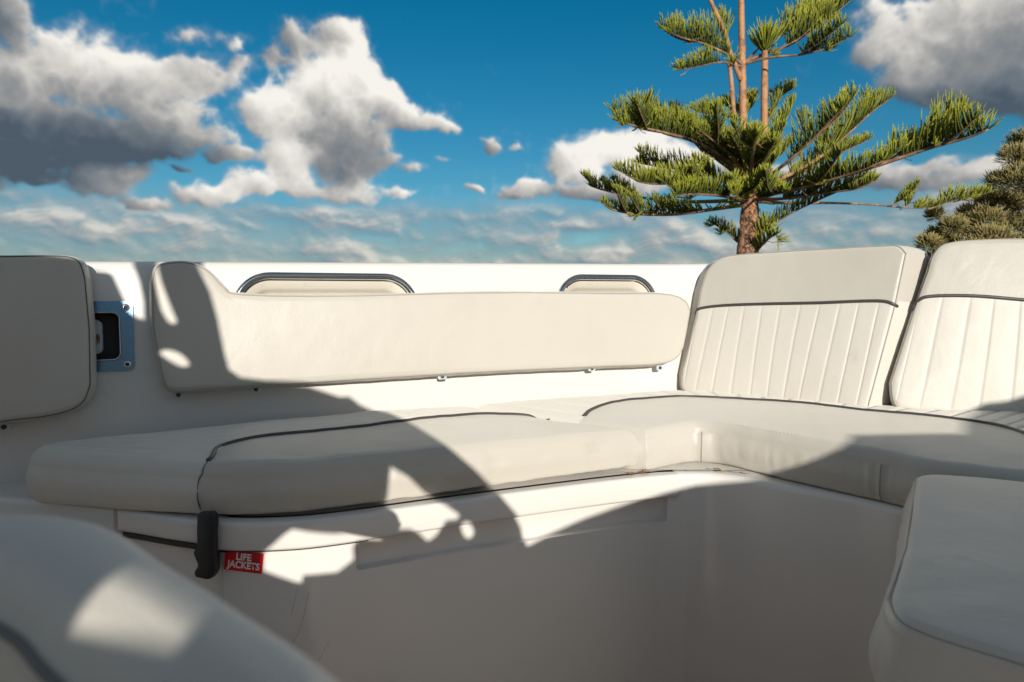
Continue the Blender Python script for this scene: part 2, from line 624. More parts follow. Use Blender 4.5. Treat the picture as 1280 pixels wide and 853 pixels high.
# ------------------------------------------------------------------ upholstery builder
def cushion(thing_o, knots, n, T, Tdir=None, r=0.014, crown=0.008, nu=120, nv=(14,), parts=('cover',), mats=('vinyl',),
            box_mat='vinyl', box_name='boxing', pleat=None, welt=None, wrinkle=0.0, bulge=0.003, box_rule=None,
            Tdir0=None, pipe_rail=None, pipe_range=(0, 1), pipe_r=0.0040, u_border=None, seamline=True, Tfun=None, gather=None):
    """a sewn cushion: face lofted over rails (knots = list of tuples of points, one per rail), rolled edge, boxing, back.
    pleat = (band index, count, direction 'u'|'v', depth, width)"""
    n = Vector(n).normalized()
    nn = np.array(n)
    back = Vector(Tdir).normalized() if Tdir is not None else -n
    K = len(knots)
    R = len(knots[0])
    rails = [[Vector(k[i]) for k in knots] for i in range(R)]
    # common parameter by mean chord
    ch = [0]
    for a, b in zip(knots, knots[1:]):
        ch.append(ch[-1] + sum((Vector(b[i]) - Vector(a[i])).length for i in range(R)) / R)
    Ltot = ch[-1]
    ch = [c / Ltot for c in ch]
    us = list(np.linspace(0, 1, nu))
    ex = [x * r / Ltot for x in (0.04, .12, .25, .45, .7, 1.0, 1.4)]
    us = sorted(set([round(u, 6) for u in us] + [round(x, 6) for x in ex] + [round(1 - x, 6) for x in ex]))
    dense = {}
    for i in range(R):
        dense[i] = spline(rails[i], (K - 1) * 16 + 1)

    def rail_at(i, u):
        j = 0
        while j < K - 2 and ch[j + 1] < u:
            j += 1
        f = (u - ch[j]) / (ch[j + 1] - ch[j])
        s = (j + min(1, max(0, f))) * 16
        a = min(int(s), len(dense[i]) - 2)
        return dense[i][a].lerp(dense[i][a + 1], s - a)
    RA = np.array([[list(rail_at(i, u)) for i in range(R)] for u in us])     # NU,R,3
    # rows
    rows = []          # (band, v)
    for b in range(R - 1):
        wmean = float(np.mean(np.linalg.norm(RA[:, b + 1] - RA[:, b], axis=1)))
        vs = list(np.linspace(0, 1, nv[b] + 1))
        exv = [x * r / max(wmean, r * 3) for x in (0.04, .12, .25, .45, .7, 1.0)]
        if b == 0:
            vs += exv
        if b == R - 2:
            vs += [1 - x for x in exv]
        vs = sorted(set(round(v, 6) for v in vs))
        if b > 0:
            vs = vs[1:]
        rows += [(b, v) for v in vs]
    NU, NV = len(us), len(rows)
    P = np.zeros((NU, NV, 3))
    for j, (b, v) in enumerate(rows):
        P[:, j] = RA[:, b] * (1 - v) + RA[:, b + 1] * v
    # boundary loop
    loop = [(i, 0) for i in range(NU)] + [(NU - 1, j) for j in range(1, NV)] + [(i, NV - 1) for i in range(NU - 2, -1, -1)] + [(0, j) for j in range(NV - 2, 0, -1)]
    B = np.array([P[i, j] for i, j in loop])
    B2 = np.roll(B, -1, axis=0)
    seg = B2 - B
    sl2 = np.maximum((seg ** 2).sum(1), 1e-12)
    flat = P.reshape(-1, 3)
    dist = np.empty(len(flat))
    for s0 in range(0, len(flat), 2000):
        q = flat[s0:s0 + 2000]
        d = q[:, None, :] - B[None]
        t = np.clip((d * seg[None]).sum(2) / sl2[None], 0, 1)
        e_ = d - t[..., None] * seg[None]
        dist[s0:s0 + 2000] = np.sqrt((e_ ** 2).sum(2)).min(1)
    dist = dist.reshape(NU, NV)
    dmax = dist.max()
    x = np.clip(dist / r, 0, 1)
    h = r * (np.sqrt(np.maximum(0, 1 - (1 - x) ** 2)) - 1)
    c = np.clip(dist / (dmax * 0.95), 0, 1)
    h = h + crown * np.sin(c * math.pi / 2) ** 0.8
    U = np.array(us)[:, None] * np.ones((1, NV))
    if pleat:
        for (pb, cnt, dr, dep, wd, u_lo, u_hi) in pleat:
            inb = np.array([1.0 if b == pb and .004 < v < .996 else 0.0 for b, v in rows])[None, :]
            if dr == 'u':
                ph = U * cnt
                cell = Ltot / cnt
            else:
                vv = np.array([v for b, v in rows])[None, :] * np.ones((NU, 1))
                ph = vv * cnt
                cell = float(np.mean(np.linalg.norm(RA[:, pb + 1] - RA[:, pb], axis=1))) / cnt
            fr = ph - np.floor(ph)
            ds = np.minimum(fr, 1 - fr) * cell
            g = -dep * np.exp(-(ds / wd) ** 2) + dep * 0.42 * np.sin(fr * math.pi) ** 0.6
            edge = np.clip((dist - r * 0.5) / r, 0, 1)
            lim = ((U >= u_lo) & (U <= u_hi)).astype(float)
            h = h + g * inb * edge * lim
    if wrinkle:
        for idx in range(NU):
            for j in range(NV):
                p = P[idx, j]
                h[idx, j] += wrinkle * noise.noise(Vector(p) * 9.0) + wrinkle * .5 * noise.noise(Vector(p) * 27.0)
    P = P + nn[None, None] * h[..., None]
    verts = [tuple(p) for p in P.reshape(-1, 3)]
    vid = lambda i, j: i * NV + j
    # orientation
    e1 = Vector(P[NU // 2 + 1, NV // 2] - P[NU // 2, NV // 2])
    e2 = Vector(P[NU // 2, NV // 2 + 1] - P[NU // 2, NV // 2])
    ccw = e1.cross(e2).dot(n) > 0
    faces = []
    owner = []
    for i in range(NU - 1):
        for j in range(NV - 1):
            f = (vid(i, j), vid(i + 1, j), vid(i + 1, j + 1), vid(i, j + 1))
            faces.append(f if ccw else f[::-1])
            b = rows[j + 1][0]
            um = (us[i] + us[i + 1]) / 2
            if u_border and b == 0 and not (u_border[0] <= um <= u_border[1]):
                b = 1
            owner.append(parts[b])
    # side rings
    NL = len(loop)
    outv = []
    for k in range(NL):
        a, b_ = Vector(B[(k - 3) % NL]), Vector(B[(k + 3) % NL])
        t = (b_ - a).normalized()
        o = t.cross(n)
        if not ccw:
            o = -o
        outv.append(o.normalized())
    prev = [vid(i, j) for i, j in loop]
    fr_list = [0.06, 0.2, .4, .6, .8, .94]
    lu = [us[i] for i, j in loop]
    lb = [rows[j][0] if 0 < j < NV - 1 else (0 if j == 0 else R - 2) for i, j in loop]
    ringstart = None
    Tl = [(Tfun(u) if Tfun else T) for u in lu]
    allrings = [prev]
    b0 = Vector(Tdir0).normalized() if Tdir0 is not None else back
    backs = [b0.lerp(back, min(1, u * 1.6)).normalized() for u in lu]
    steps = [('s', f) for f in fr_list] + [('b', .3), ('b', .7), ('b', 1.0)]
    for kind_, f in steps:
        ring = []
        for k in range(NL):
            base = Vector(B[k]) - n * r
            Tt = Tl[k]
            if kind_ == 's':
                q = base + backs[k] * ((Tt - 1.6 * r) * f) + outv[k] * (bulge * math.sin(math.pi * f))
                if wrinkle:
                    q += outv[k] * (wrinkle * 1.3 * noise.noise(q * 22.0) * math.sin(math.pi * min(1, f * 1.1)))
                if wrinkle:
                    q += outv[k] * (wrinkle * .7 * noise.noise(Vector((q.x * 75, q.y * 75, q.z * 9))) * math.sin(math.pi * f) )
                if gather:
                    for gp, gamp, gw in gather:
                        dd = (Vector((q.x, q.y, 0)) - Vector((gp[0], gp[1], 0))).length
                        q += outv[k] * (gamp * math.cos(dd / gw * 6.0) * math.exp(-(dd / gw) ** 2))
            else:
                ang = f * math.pi / 2
                q = base + backs[k] * (Tt - 1.6 * r + 0.6 * r * math.sin(ang)) - outv[k] * (0.6 * r * (1 - math.cos(ang)))
                if wrinkle:
                    q += n * (-wrinkle * 1.2 * abs(noise.noise(q * 30.0)))
            ring.append(len(verts))
            verts.append(tuple(q))
        for k in range(NL):
            k2 = (k + 1) % NL
            f_ = (prev[k], ring[k], ring[k2], prev[k2])
            faces.append(f_ if ccw else f_[::-1])
            who = box_name
            if box_rule:
                who = box_rule(lu[k], lb[k], loop[k])
            owner.append(who)
        prev = ring
        allrings.append(ring)
    cap = tuple(prev)
    faces.append(cap[::-1] if ccw else cap)
    owner.append(box_name)
    # vertex normals over the full shell
    VA = np.array(verts)
    N = np.zeros_like(VA)
    for f, who in zip(faces, owner):
        if len(f) > 4:
            continue
        p = VA[list(f)]
        nr = np.cross(p[2] - p[0], p[3] - p[1])
        for q in f:
            N[q] += nr
    N /= np.maximum(np.linalg.norm(N, axis=1)[:, None], 1e-12)
    matmap = dict(zip(parts, mats))
    matmap[box_name] = box_mat
    off = np.array(parent_origin(thing_o))
    objs = {}
    for who in dict.fromkeys(owner):
        idx = {}
        vs, fs, ns = [], [], []
        for f, o_ in zip(faces, owner):
            if o_ != who:
                continue
            nf = []
            for q in f:
                if q not in idx:
                    idx[q] = len(vs)
                    vs.append(tuple(VA[q]))
                    ns.append(tuple(N[q]))
                nf.append(idx[q])
            fs.append(tuple(nf))
        objs[who] = mesh(who, vs, fs, M[matmap[who]], thing_o, True, ns)
    # welt along the sewn edge
    if welt:
        pts = []
        for k in range(0, NL):
            p = Vector(B[k]) - outv[k] * (0.29 * r) - n * (0.29 * r) + (n + outv[k]) * 0.0006
            pts.append(p)
        pts = resample(pts, step=0.006, closed=True)
        pp = objs.get(box_name) or objs[parts[0]]
        tube('welt', pts, welt[0], M[welt[1]], pp, 6, True)
    if pipe_rail is not None:
        j = [q for q, (b, v) in enumerate(rows) if b == pipe_rail - 1 and abs(v - 1) < 1e-6][0]
        pts = [Vector(P[i, j]) + n * 0.0008 for i in range(NU) if pipe_range[0] <= us[i] <= pipe_range[1]]
        # run the two ends over the edge of the cushion
        ends = []
        for endp in ('a', 'b'):
            i = [q for q in range(NU) if pipe_range[0] <= us[q] <= pipe_range[1]][0 if endp == 'a' else -1]
        pts = resample(pts, step=0.006)
        tube('piping', pts, pipe_r, M['piping'], thing_o, 8)
    info = dict(B=B, outv=outv, P=P, us=us, rows=rows, n=n, loop=loop, rings=allrings, VA=VA, objs=objs)
    return info


# ------------------------------------------------------------------ planes of the boat
DW = Vector((0.909, 0.4165, 0)).normalized()        # along the port coaming wall
NW = Vector((DW.y, -DW.x, 0))                       # towards the cockpit
LEAN = 0.11
WUP = (Vector((0, 0, 1)) - NW * LEAN).normalized()
NWL = (NW + Vector((0, 0, LEAN))).normalized()      # leaned wall normal
W0 = Vector((0, 1.728, 0.60))
SEAT = 0.60


def wall_pt(px, py, off=0.0):
    return on_plane(px, py, W0 + NWL * off, NWL)


# ------------------------------------------------------------------ cockpit moulding
#BOAT_BEGIN
boat = thing('cockpit_moulding', 'white glossy gelcoat cockpit moulding with coaming walls and bench base round the lounge', 'boat deck')

# plan of the inner wall at z=0.60 and of the coaming top (leaned outwards)
plan = [Vector((-2.6, 1.728 - 2.6 * .458, 0)), Vector((-1.8, 1.728 - 1.8 * .458, 0)), Vector((-1.0, 1.728 - 1.0 * .458, 0)),
        Vector((-.4, 1.728 - .4 * .458, 0)), Vector((.1, 1.728 + .1 * .458, 0)), Vector((.36, 1.893, 0)), Vector((.45, 1.929, 0)),
        Vector((.53, 1.948, 0)), Vector((.61, 1.938, 0)), Vector((.69, 1.893, 0)), Vector((.93, 1.735, 0)), Vector((1.12, 1.66, 0)),
        Vector((1.4, 1.615, 0)), Vector((1.8, 1.56, 0)), Vector((2.3, 1.46, 0))]
straight = [plan[0].lerp(plan[4], t) for t in np.linspace(0, 1, 24)]
curve = [p for p in spline(plan[4:], 90)]
path = straight[:-1] + curve
prof = []           # (outward offset, z) – goes from bench level up, over the coaming and down the outside
base_z, top_z = 0.36, 0.925
for t in np.linspace(0, 1, 5):
    z = base_z + (top_z - base_z) * t
    prof.append(((z - 0.60) * LEAN, z))
o1 = (top_z - .6) * LEAN
for a in np.linspace(0.15, 1, 6):
    an = a * math.pi / 2
    prof.append((o1 + .022 * (1 - math.cos(an)), top_z + .022 * math.sin(an)))
prof += [(o1 + .08, top_z + .024), (o1 + .13, top_z + .020)]
for a in np.linspace(0.2, 1, 5):
    an = a * math.pi / 2
    prof.append((o1 + .13 + .03 * math.sin(an), top_z + .020 - .03 * (1 - math.cos(an))))
prof += [(o1 + .16, .55), (o1 + .12, -.4), (o1 + .0, -1.6), (o1 - .1, -1.6), (-.0 + .05, -.4), (.05, .36)]


def outward(path):
    out = []
    for i, p in enumerate(path):
        a = path[max(0, i - 1)]
        b = path[min(len(path) - 1, i + 1)]
        t = (b - a).normalized()
        out.append(Vector((-t.y, t.x, 0)))
    return out


def dz_along(p):
    # the coaming rises a little towards the bow corner
    return max(-.012, min(.012, (p.x + .1) * 0.016))


def sweep(name, path, prof, m, parent, zfun=None, closed_prof=True, sharp=30, caps=True):
    ow = outward(path)
    V, F = [], []
    n_ = len(prof)
    for i, p in enumerate(path):
        for (o, z) in prof:
            dz = zfun(p, z) if zfun else 0
            V.append((p.x + ow[i].x * o, p.y + ow[i].y * o, z + dz))
    for i in range(len(path) - 1):
        for j in range(n_ if closed_prof else n_ - 1):
            j2 = (j + 1) % n_
            F.append((i * n_ + j, i * n_ + j2, (i + 1) * n_ + j2, (i + 1) * n_ + j))
    if caps and closed_prof:
        F.append(tuple(range(n_))[::-1])
        F.append(tuple((len(path) - 1) * n_ + k for k in range(n_)))
    o = mesh(name, V, F, m, parent, True, None, sharp)
    bm = bmesh.new()
    bm.from_mesh(o.data)
    bmesh.ops.recalc_face_normals(bm, faces=bm.faces)
    bm.to_mesh(o.data)
    bm.free()
    return o


wall = sweep('coaming_wall', path, prof, M['gel'], boat, lambda p, z: dz_along(p) if z > .85 else 0)

# pockets cut in the coaming wall (stadium shaped) and the steel-framed recess
WX, WZ = DW, WUP


def wall_frame(px, py):
    return wall_pt(px, py)


def rrect(c, ax, ay, w_, h_, rad, n=8):
    pts = []
    for sx, sy, a0 in ((1, 1, 0), (-1, 1, 90), (-1, -1, 180), (1, -1, 270)):
        for k in range(n + 1):
            a = math.radians(a0 + 90 * k / n)
            pts.append(c + ax * (sx * (w_ / 2 - rad) + rad * math.cos(a)) + ay * (sy * (h_ / 2 - rad) + rad * math.sin(a)))
    return pts


POCKETS = []
cutters = []
for (xl, xr, yt, lab, rr) in ((296, 517, 345, 'long steel-rimmed oblong pocket in the coaming above the left of the wall bolster', .075),
                              (698, 817, 346.5, 'short steel-rimmed oblong pocket in the coaming near the corner backrest', .075)):
    a = wall_pt(xl + 3, 362)
    b = wall_pt(xr - 3, 362)
    t = wall_pt((xl + xr) / 2, yt)
    w_ = (b - a).length
    h_ = 0.17
    c = wall_pt((xl + xr) / 2, yt)
    mid = (a + b) / 2
    mid = mid + WUP * ((t - mid).dot(WUP) - h_ / 2)
    POCKETS.append((mid, w_ + .02, h_, rr, lab))
    cutters.append(extrude_poly('cutter', [p + NWL * .05 for p in rrect(mid, DW, WUP, w_ + .004, h_ - .016, rr - .008, 12)], NWL, .088, M['gel'], None, 0))
boxc = wall_pt(119.5, 421)
cutters.append(extrude_poly('cutter', [p + NWL * .05 for p in rrect(boxc, DW, WUP, .088, .098, .012, 6)], NWL, .088, M['gel'], None, 0))
boolean_cut(wall, cutters)

for mid, w_, h_, rr, lab in POCKETS:
    t = thing('coaming_pocket', lab, 'pocket', mid, 'steel-rimmed pockets in the coaming wall')
    ring = rrect(mid + NWL * .003, DW, WUP, w_, h_, rr, 14)
    ring = resample(ring, step=.008, closed=True)
    tube('rim', [p for p in ring], .0068, M['chrome'], t, 12, True)
    # moulded liner: a shallow dished tray inside the hole
    Vv, Ff = [], []
    rings_ = []
    for (shr, dep) in ((.004, .0), (.008, -.003), (.018, -.012), (.024, -.018), (.028, -.030), (.034, -.035)):
        pts = rrect(mid + NWL * dep, DW, WUP, w_ - .016 - 2 * shr, h_ - .016 - 2 * shr, max(.02, rr - .008 - shr), 12)
        rings_.append(len(Vv))
        Vv += pts
    npt = len(pts)
    for a, b in zip(rings_, rings_[1:]):
        for k in range(npt):
            Ff.append((a + k, a + (k + 1) % npt, b + (k + 1) % npt, b + k))
    Ff.append(tuple(rings_[-1] + k for k in range(npt)))
    mesh('liner', Vv, Ff, M['gel_in'], t, True, None, 40)
    # a folded white flap showing low in the pocket
    extrude_poly('inner_flap', rrect(mid - WUP * .012 - NWL * .012, DW, WUP, w_ * .66, .085, .02, 6), NWL, .008, M['gel'], t, .003)
    for q in (-.36, .36):
        sc = mid + DW * (w_ * q) + WUP * (h_ / 2 - .020) - NWL * .006
        extrude_poly('screw', rrect(sc, DW, WUP, .006, .006, .0029, 4), NWL, .002, M['dark'], t, 0)

# steel-framed recess beside the left backrest
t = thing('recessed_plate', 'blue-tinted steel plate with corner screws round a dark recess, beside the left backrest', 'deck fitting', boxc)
fo = rrect(boxc + NWL * .004, DW, WUP, .135, .142, .012, 6)
fi = rrect(boxc + NWL * .004, DW, WUP, .084, .094, .014, 6)
Vv = [p for p in fo] + [p for p in fi] + [p - NWL * .004 for p in fo] + [p - NWL * .02 for p in fi]
k_ = len(fo)
Ff = []
for k in range(k_):
    q = (k + 1) % k_
    Ff.append((k, q, k_ + q, k_ + k))
    Ff.append((2 * k_ + k, 2 * k_ + q, q, k))
    Ff.append((k_ + k, k_ + q, 3 * k_ + q, 3 * k_ + k))
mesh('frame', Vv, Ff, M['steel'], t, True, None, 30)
inner_lip = rrect(boxc + NWL * .005, DW, WUP, .086, .096, .014, 6)
tube('inner_lip', inner_lip, .0022, M['chrome'], t, 6, True)
for sx in (-1, 1):
    for sz in (-1, 1):
        sc = boxc + DW * (sx * .055) + WUP * (sz * .058) + NWL * .0065
        s_ = extrude_poly('screw', rrect(sc, DW, WUP, .014, .014, .0069, 6), NWL, .003, M['chrome'], t, .001)
        extrude_poly('socket', rrect(sc + NWL * .0006, DW, WUP, .008, .008, .0039, 2), NWL, .002, M['dark'], s_, 0)
bx = boxc - NWL * .034
tray = rrect(bx, DW, WUP, .082, .092, .012, 6)
Vv = [p for p in tray] + [p + NWL * .03 for p in rrect(bx, DW, WUP, .084, .094, .012, 6)]
Ff = [tuple(range(len(tray)))]
for k in range(len(tray)):
    q = (k + 1) % len(tray)
    Ff.append((k, q, len(tray) + q, len(tray) + k))
mesh('recess', Vv, Ff, M['dark'], t, True, None, 30)
extrude_poly('lever', rrect(boxc + DW * -.004 + WUP * .0 - NWL * .012, DW, WUP, .030, .07, .012, 6), NWL, .014, M['knob'], t, .004)
extrude_poly('catch', rrect(boxc + DW * .002 + WUP * -.004 - NWL * .008, DW, WUP, .008, .02, .003, 3), NWL, .006, M['grime'], t, .001)

# ------------------------------------------------------------------ bench base
def Z(px, py, z=SEAT):
    return on_z(px, py, z)


front = [(-2.4, 1.42), (-1.5, 1.27), (-1.0, 1.195), (-.80, 1.160), (-.65, 1.115), (-.54, 1.073), (-.45, 1.048), (-.36, 1.050), (-.27, 1.078), (-.08, 1.168), (.10, 1.248), (.22, 1.298),
         (.29, 1.322), (.345, 1.336), (.40, 1.332), (.45, 1.303), (.52, 1.238), (.60, 1.170), (.66, 1.098), (.76, 1.025), (1.2, .80), (1.7, .56)]
fpath = spline([Vector((x, y, 0)) for x, y in front], 420)
LIPZ0, LIPZ1 = 0.466, 0.512

# z profile for the bench: flat top shelf behind, front panel, down to the deck
bprof = [(-.0, 0.0), (-.0, .30)]
for a in np.linspace(0, 1, 6):
    an = a * math.pi / 2
    bprof.append((.012 * (1 - math.cos(an)), LIPZ0 + .035 + .012 * math.sin(an)))
bprof += [(.30, .513), (.30, 0.0)]


def panel_offset(p):
    # the panel stands 4 mm proud on the right of the seam beside the label
    return 0.0


ow = outward(fpath)
fmod = []
seam_x = Z(278, 690, .455).x
xl0 = Z(168, 640, .49).x
for p, o in zip(fpath, ow):
    k = 0.014 if p.x < seam_x else 0.009
    if p.x > .30:
        k = 0.009 * max(0, 1 - (p.x - .30) / .05)
    if p.x < xl0 - .006:
        k = 0.0
    fmod.append(p + o * k)
bench = sweep('bench_base', fmod, bprof, M['gel'], boat)


def psub(x0, x1):
    return [p for p in fpath if x0 <= p.x <= x1 and p.y > 1.0]


xl0 = Z(168, 640, .49).x
xl1 = Z(277, 650, .49).x
xl2 = Z(279, 650, .49).x
xr2 = Z(848, 605, .49).x
rx0, rx1 = Z(445, 700, .44).x, Z(838, 640, .44).x
rp = resample(psub(rx0, rx1), n=60)


def plain_sweep_solid(path, o0, o1, z0, z1, taper=0):
    ow = outward(path)
    V, F = [], []
    for i, p in enumerate(path):
        for (o, z) in ((o0, z0), (o0, z1), (o1, z1), (o1, z0)):
            V.append((p.x + ow[i].x * o, p.y + ow[i].y * o, z))
    for i in range(len(path) - 1):
        for j in range(4):
            F.append((i * 4 + j, i * 4 + (j + 1) % 4, (i + 1) * 4 + (j + 1) % 4, (i + 1) * 4 + j))
    F.append((3, 2, 1, 0))
    L = (len(path) - 1) * 4
    F.append((L, L + 1, L + 2, L + 3))
    return V, F


V_, F_ = plain_sweep_solid(rp, -.02, .025, .415, LIPZ0 + .004)
cut = mesh('cutter', V_, F_, M['gel'])
bm = bmesh.new()
bm.from_mesh(cut.data)
bmesh.ops.recalc_face_normals(bm, faces=bm.faces)
ed = [e_ for e_ in bm.edges if len(e_.link_faces) == 2 and e_.calc_face_angle(0) > 1.0]
bmesh.ops.bevel(bm, geom=ed, offset=.006, segments=3, affect='EDGES', profile=.5)
bm.to_mesh(cut.data)
bm.free()
boolean_cut(bench, [cut])


def lid(x0, x1, z0, z1, label=None):
    pts = resample(psub(x0, x1), n=max(12, int((x1 - x0) / .012)))
    pr = []
    rr = .007
    for (cx, cz, a0) in ((-.004 + rr, z1 - rr, 90), (-.004 + rr, z0 + rr, 180)):
        for a in np.linspace(0, 90, 5):
            an = math.radians(a0 + a)
            pr.append((cx + rr * math.cos(an), cz + rr * math.sin(an)))
    pr += [(.03, z0), (.03, z1)]
    o = sweep('locker_lid', pts, pr, M['gel'], boat, None, True, 35)
    return o


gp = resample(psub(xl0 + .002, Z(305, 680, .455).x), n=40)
sweep('lid_gap_shade', gp, [(.0045, LIPZ0 - .0045), (.0045, LIPZ0 + .004), (.02, LIPZ0 + .004), (.02, LIPZ0 - .0045)], M['black'], boat)  # added dark strip standing in for the shaded gap under the lid
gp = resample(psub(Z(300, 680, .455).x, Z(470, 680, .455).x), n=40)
sweep('lid_gap_shade', gp, [(.0015, LIPZ0 - .0016), (.0015, LIPZ0 + .003), (.02, LIPZ0 + .003), (.02, LIPZ0 - .0016)], M['black'], boat)  # thinner dark strip carrying the gap shade on to the right
l1 = lid(xl0, xl1, LIPZ0 + .007, LIPZ1)
tag(l1, 'short left section of the locker lid behind the black latch')
lid(xl2, xr2, LIPZ0, LIPZ1 + .001)
# moulded catch plate behind the latch
cpos = Z(262, 700, .43)
i0 = min(range(len(fpath)), key=lambda i: (fpath[i] - Vector((cpos.x, cpos.y, 0))).length)
fn = -ow[i0]
ft = Vector((-fn.y, fn.x, 0))
if ft.x < 0:
    ft = -ft

# deck
deck = mesh('deck', [(-2.6, -2.2, 0.0), (2.4, -2.2, 0.0), (2.4, 1.7, 0.0), (-2.6, 1.9, 0.0)], [(0, 1, 2, 3)], M['deck'], boat, False)

# black rubber T-latch over the lid lip
def front_pt(px, py, off=0.0):
    """point on the bench front near the latch, plane tangent there"""
    return on_plane(px, py, fpath[i0] + fn * off + Vector((0, 0, .4)), fn)


lt = thing('locker_latch', 'black rubber pull latch holding the locker lid beside the red label', 'latch', front_pt(256, 690, .004))
prof_px = [(246, 643), (249, 641), (263, 641), (266, 644), (267, 652), (266, 672), (266.5, 700), (269, 712), (267, 718), (262, 724.5), (258, 725),
           (244, 722), (242.5, 718), (243, 714), (246.5, 709), (246.5, 705), (241.5, 693), (242, 689), (246, 683), (245.5, 664)]
extrude_poly('strap', [front_pt(x, y, .021) for x, y in prof_px], fn, .012, M['black'], lt, .0025, 2)
extrude_poly('anchor', [front_pt(x, y, .011) for x, y in ((249, 688), (265, 689), (265, 718), (249, 716))], fn, .018, M['black'], lt, .002)
extrude_poly('keeper', [front_pt(x, y, .012) for x, y in ((248, 644), (264, 644), (264, 660), (248, 660))], fn, .014, M['black'], lt, .002)

# LIFE JACKETS label
sn_o = front_pt(304, 702, -.006)
ic = min(range(len(fpath)), key=lambda i: (fpath[i] - Vector((sn_o.x, sn_o.y, 0))).length)
sn = -ow[ic]
sp0 = fmod[ic] + Vector((0, 0, .43)) + sn * .0006


def lab_pt(px, py, off=0):
    return on_plane(px, py, sp0 + sn * off, sn)


sgn = thing('life_jackets_label', 'small red LIFE JACKETS label with white letters below the locker lid', 'label', lab_pt(304, 702))
A_, B_, C_, D_ = lab_pt(281, 687), lab_pt(329, 692), lab_pt(328, 718), lab_pt(281, 711.5)
cx_ = (A_ + B_ + C_ + D_) / 4
sx_ = ((B_ - A_) + (C_ - D_)).normalized()
sz_ = sx_.cross(sn)
if sz_.z < 0:
    sz_ = -sz_
sw = ((B_ - A_).length + (C_ - D_).length) / 2
sh = ((A_ - D_).length + (B_ - C_).length) / 2
extrude_poly('sticker', rrect(cx_ + sn * .0006, sx_, sz_, sw, sh, .0015, 3), sn, .0012, M['red'], sgn, 0)
for txt, dy, size, wd in (('LIFE', .235, .33, .40), ('JACKETS', -.22, .33, .86)):
    cu = bpy.data.curves.new('lettering', 'FONT')
    cu.body = txt
    cu.align_x = 'CENTER'
    cu.align_y = 'CENTER'
    cu.size = sh * size * 1.42
    cu.offset = sh * .016
    cu.extrude = 0.0
    tmp = bpy.data.objects.new('lettering', cu)
    COL.objects.link(tmp)
    bpy.context.view_layer.update()
    me = bpy.data.meshes.new_from_object(tmp.evaluated_get(bpy.context.evaluated_depsgraph_get()))
    xs = [v.co.x for v in me.vertices]
    ys = [v.co.y for v in me.vertices]
    w0 = max(xs) - min(xs)
    ym = (max(ys) + min(ys)) / 2
    xm = (max(xs) + min(xs)) / 2
    kx = sw * wd / w0
    bpy.data.objects.remove(tmp)
    base = cx_ - parent_origin(sgn) + sn * .0012 + sz_ * (dy * sh)
    for v in me.vertices:
        v.co = base + sx_ * ((v.co.x - xm) * kx) + sz_ * ((v.co.y - ym) * 1.0)
    me.materials.clear()
    me.materials.append(M['white'])
    lo = bpy.data.objects.new('lettering', me)
    COL.objects.link(lo)
    lo.parent = sgn
for pts in (((372, 735), (368, 752), (364, 768)), ((386, 741), (381, 765), (374, 790), (362, 812)), ((411, 802), (404, 815), (398, 828))):
    tube('hairline_crack', [on_plane(x, y, fmod[ic + 8] + sn * .0001, sn) for x, y in pts], .00022, M['stem_grey'] if 'stem_grey' in M else M['dark'], boat, 4)
#BOAT_END

# ------------------------------------------------------------------ cushions
#CUSHION_BEGIN
# long wall bolster
tb = thing('wall_bolster', 'long plain cream vinyl bolster on the coaming wall, raised at its left end', 'cushion', wall_pt(540, 480, .03))
kb = [((200, 468), (189, 410), (187, 352)), ((207, 486), (194, 410), (194, 332)), ((225, 491), (222, 412), (214, 326)), ((255, 489), (250, 412), (240, 327)),
      ((290, 487), (280, 417), (262, 338)), ((330, 484), (310, 420), (281, 357)), ((370, 481), (350, 423), (304, 366)), ((450, 476), (440, 421), (430, 368)),
      ((600, 467), (600, 418), (600, 364)), ((750, 460), (750, 412), (760, 365)), ((822, 457), (822, 412), (832, 366)), ((846, 450), (852, 412), (857, 374)), ((856, 436), (861, 412), (865, 388))]
kb = [tuple(wall_pt(x, y, .062) for x, y in k) for k in kb]
ib = cushion(tb, kb, NWL, .058, r=.016, crown=.004, nu=150, nv=(12, 12), parts=('face', 'face'), mats=('vinyl', 'vinyl'), box_name='boxing',
             welt=(.0016, 'seam'), wrinkle=.0012)


def tab(px, py, par, off=.03):
    c = wall_pt(px, py, off)
    s_ = extrude_poly('snap_tab', rrect(c, DW, WUP, .022, .014, .004, 3), NWL, .004, M['knob'], par, .001)
    extrude_poly('snap_stud', rrect(c + NWL * .002, DW, WUP, .009, .009, .0044, 4), NWL, .004, M['dark'], s_, .0008)


for x, y in ((223, 494), (320, 487), (553, 471), (740, 461), (825, 460)):
    tab(x, y, tb, .036)

# left backrest
tl = thing('plain_cushion', 'grey shaded plain vinyl backrest cushion cut by the left picture edge', 'cushion', wall_pt(0, 530, .03))
kl = [((-230, 540), (-235, 430), (-230, 330)), ((-200, 560), (-200, 430), (-200, 318)), ((-120, 553), (-120, 430), (-120, 317)), ((0, 530), (0, 425), (0, 318)), ((55, 523), (55, 422), (55, 317.5)), ((88, 515), (88, 418), (86, 319)),
      ((106, 503), (107, 415), (101, 327)), ((115, 482), (114, 412), (108, 346))]
kl = [tuple(wall_pt(x, y, .075) for x, y in k) for k in kl]
cushion(tl, kl, NWL, .07, r=.014, crown=.004, nu=90, nv=(12, 12), parts=('face', 'face'), mats=('vinyl', 'vinyl'), welt=(.0012, 'grey_seam'), wrinkle=.001)
tab(5, 534, tl, .04)


# corner backrest
def plane3(a, b, recline):
    d = (b - a).normalized()
    nh = Vector((d.y, -d.x, 0))           # towards the cockpit
    up = (Vector((0, 0, 1)) - nh * recline).normalized()
    n_ = d.cross(up).normalized()
    if n_.dot(nh) < 0:
        n_ = -n_
    return n_


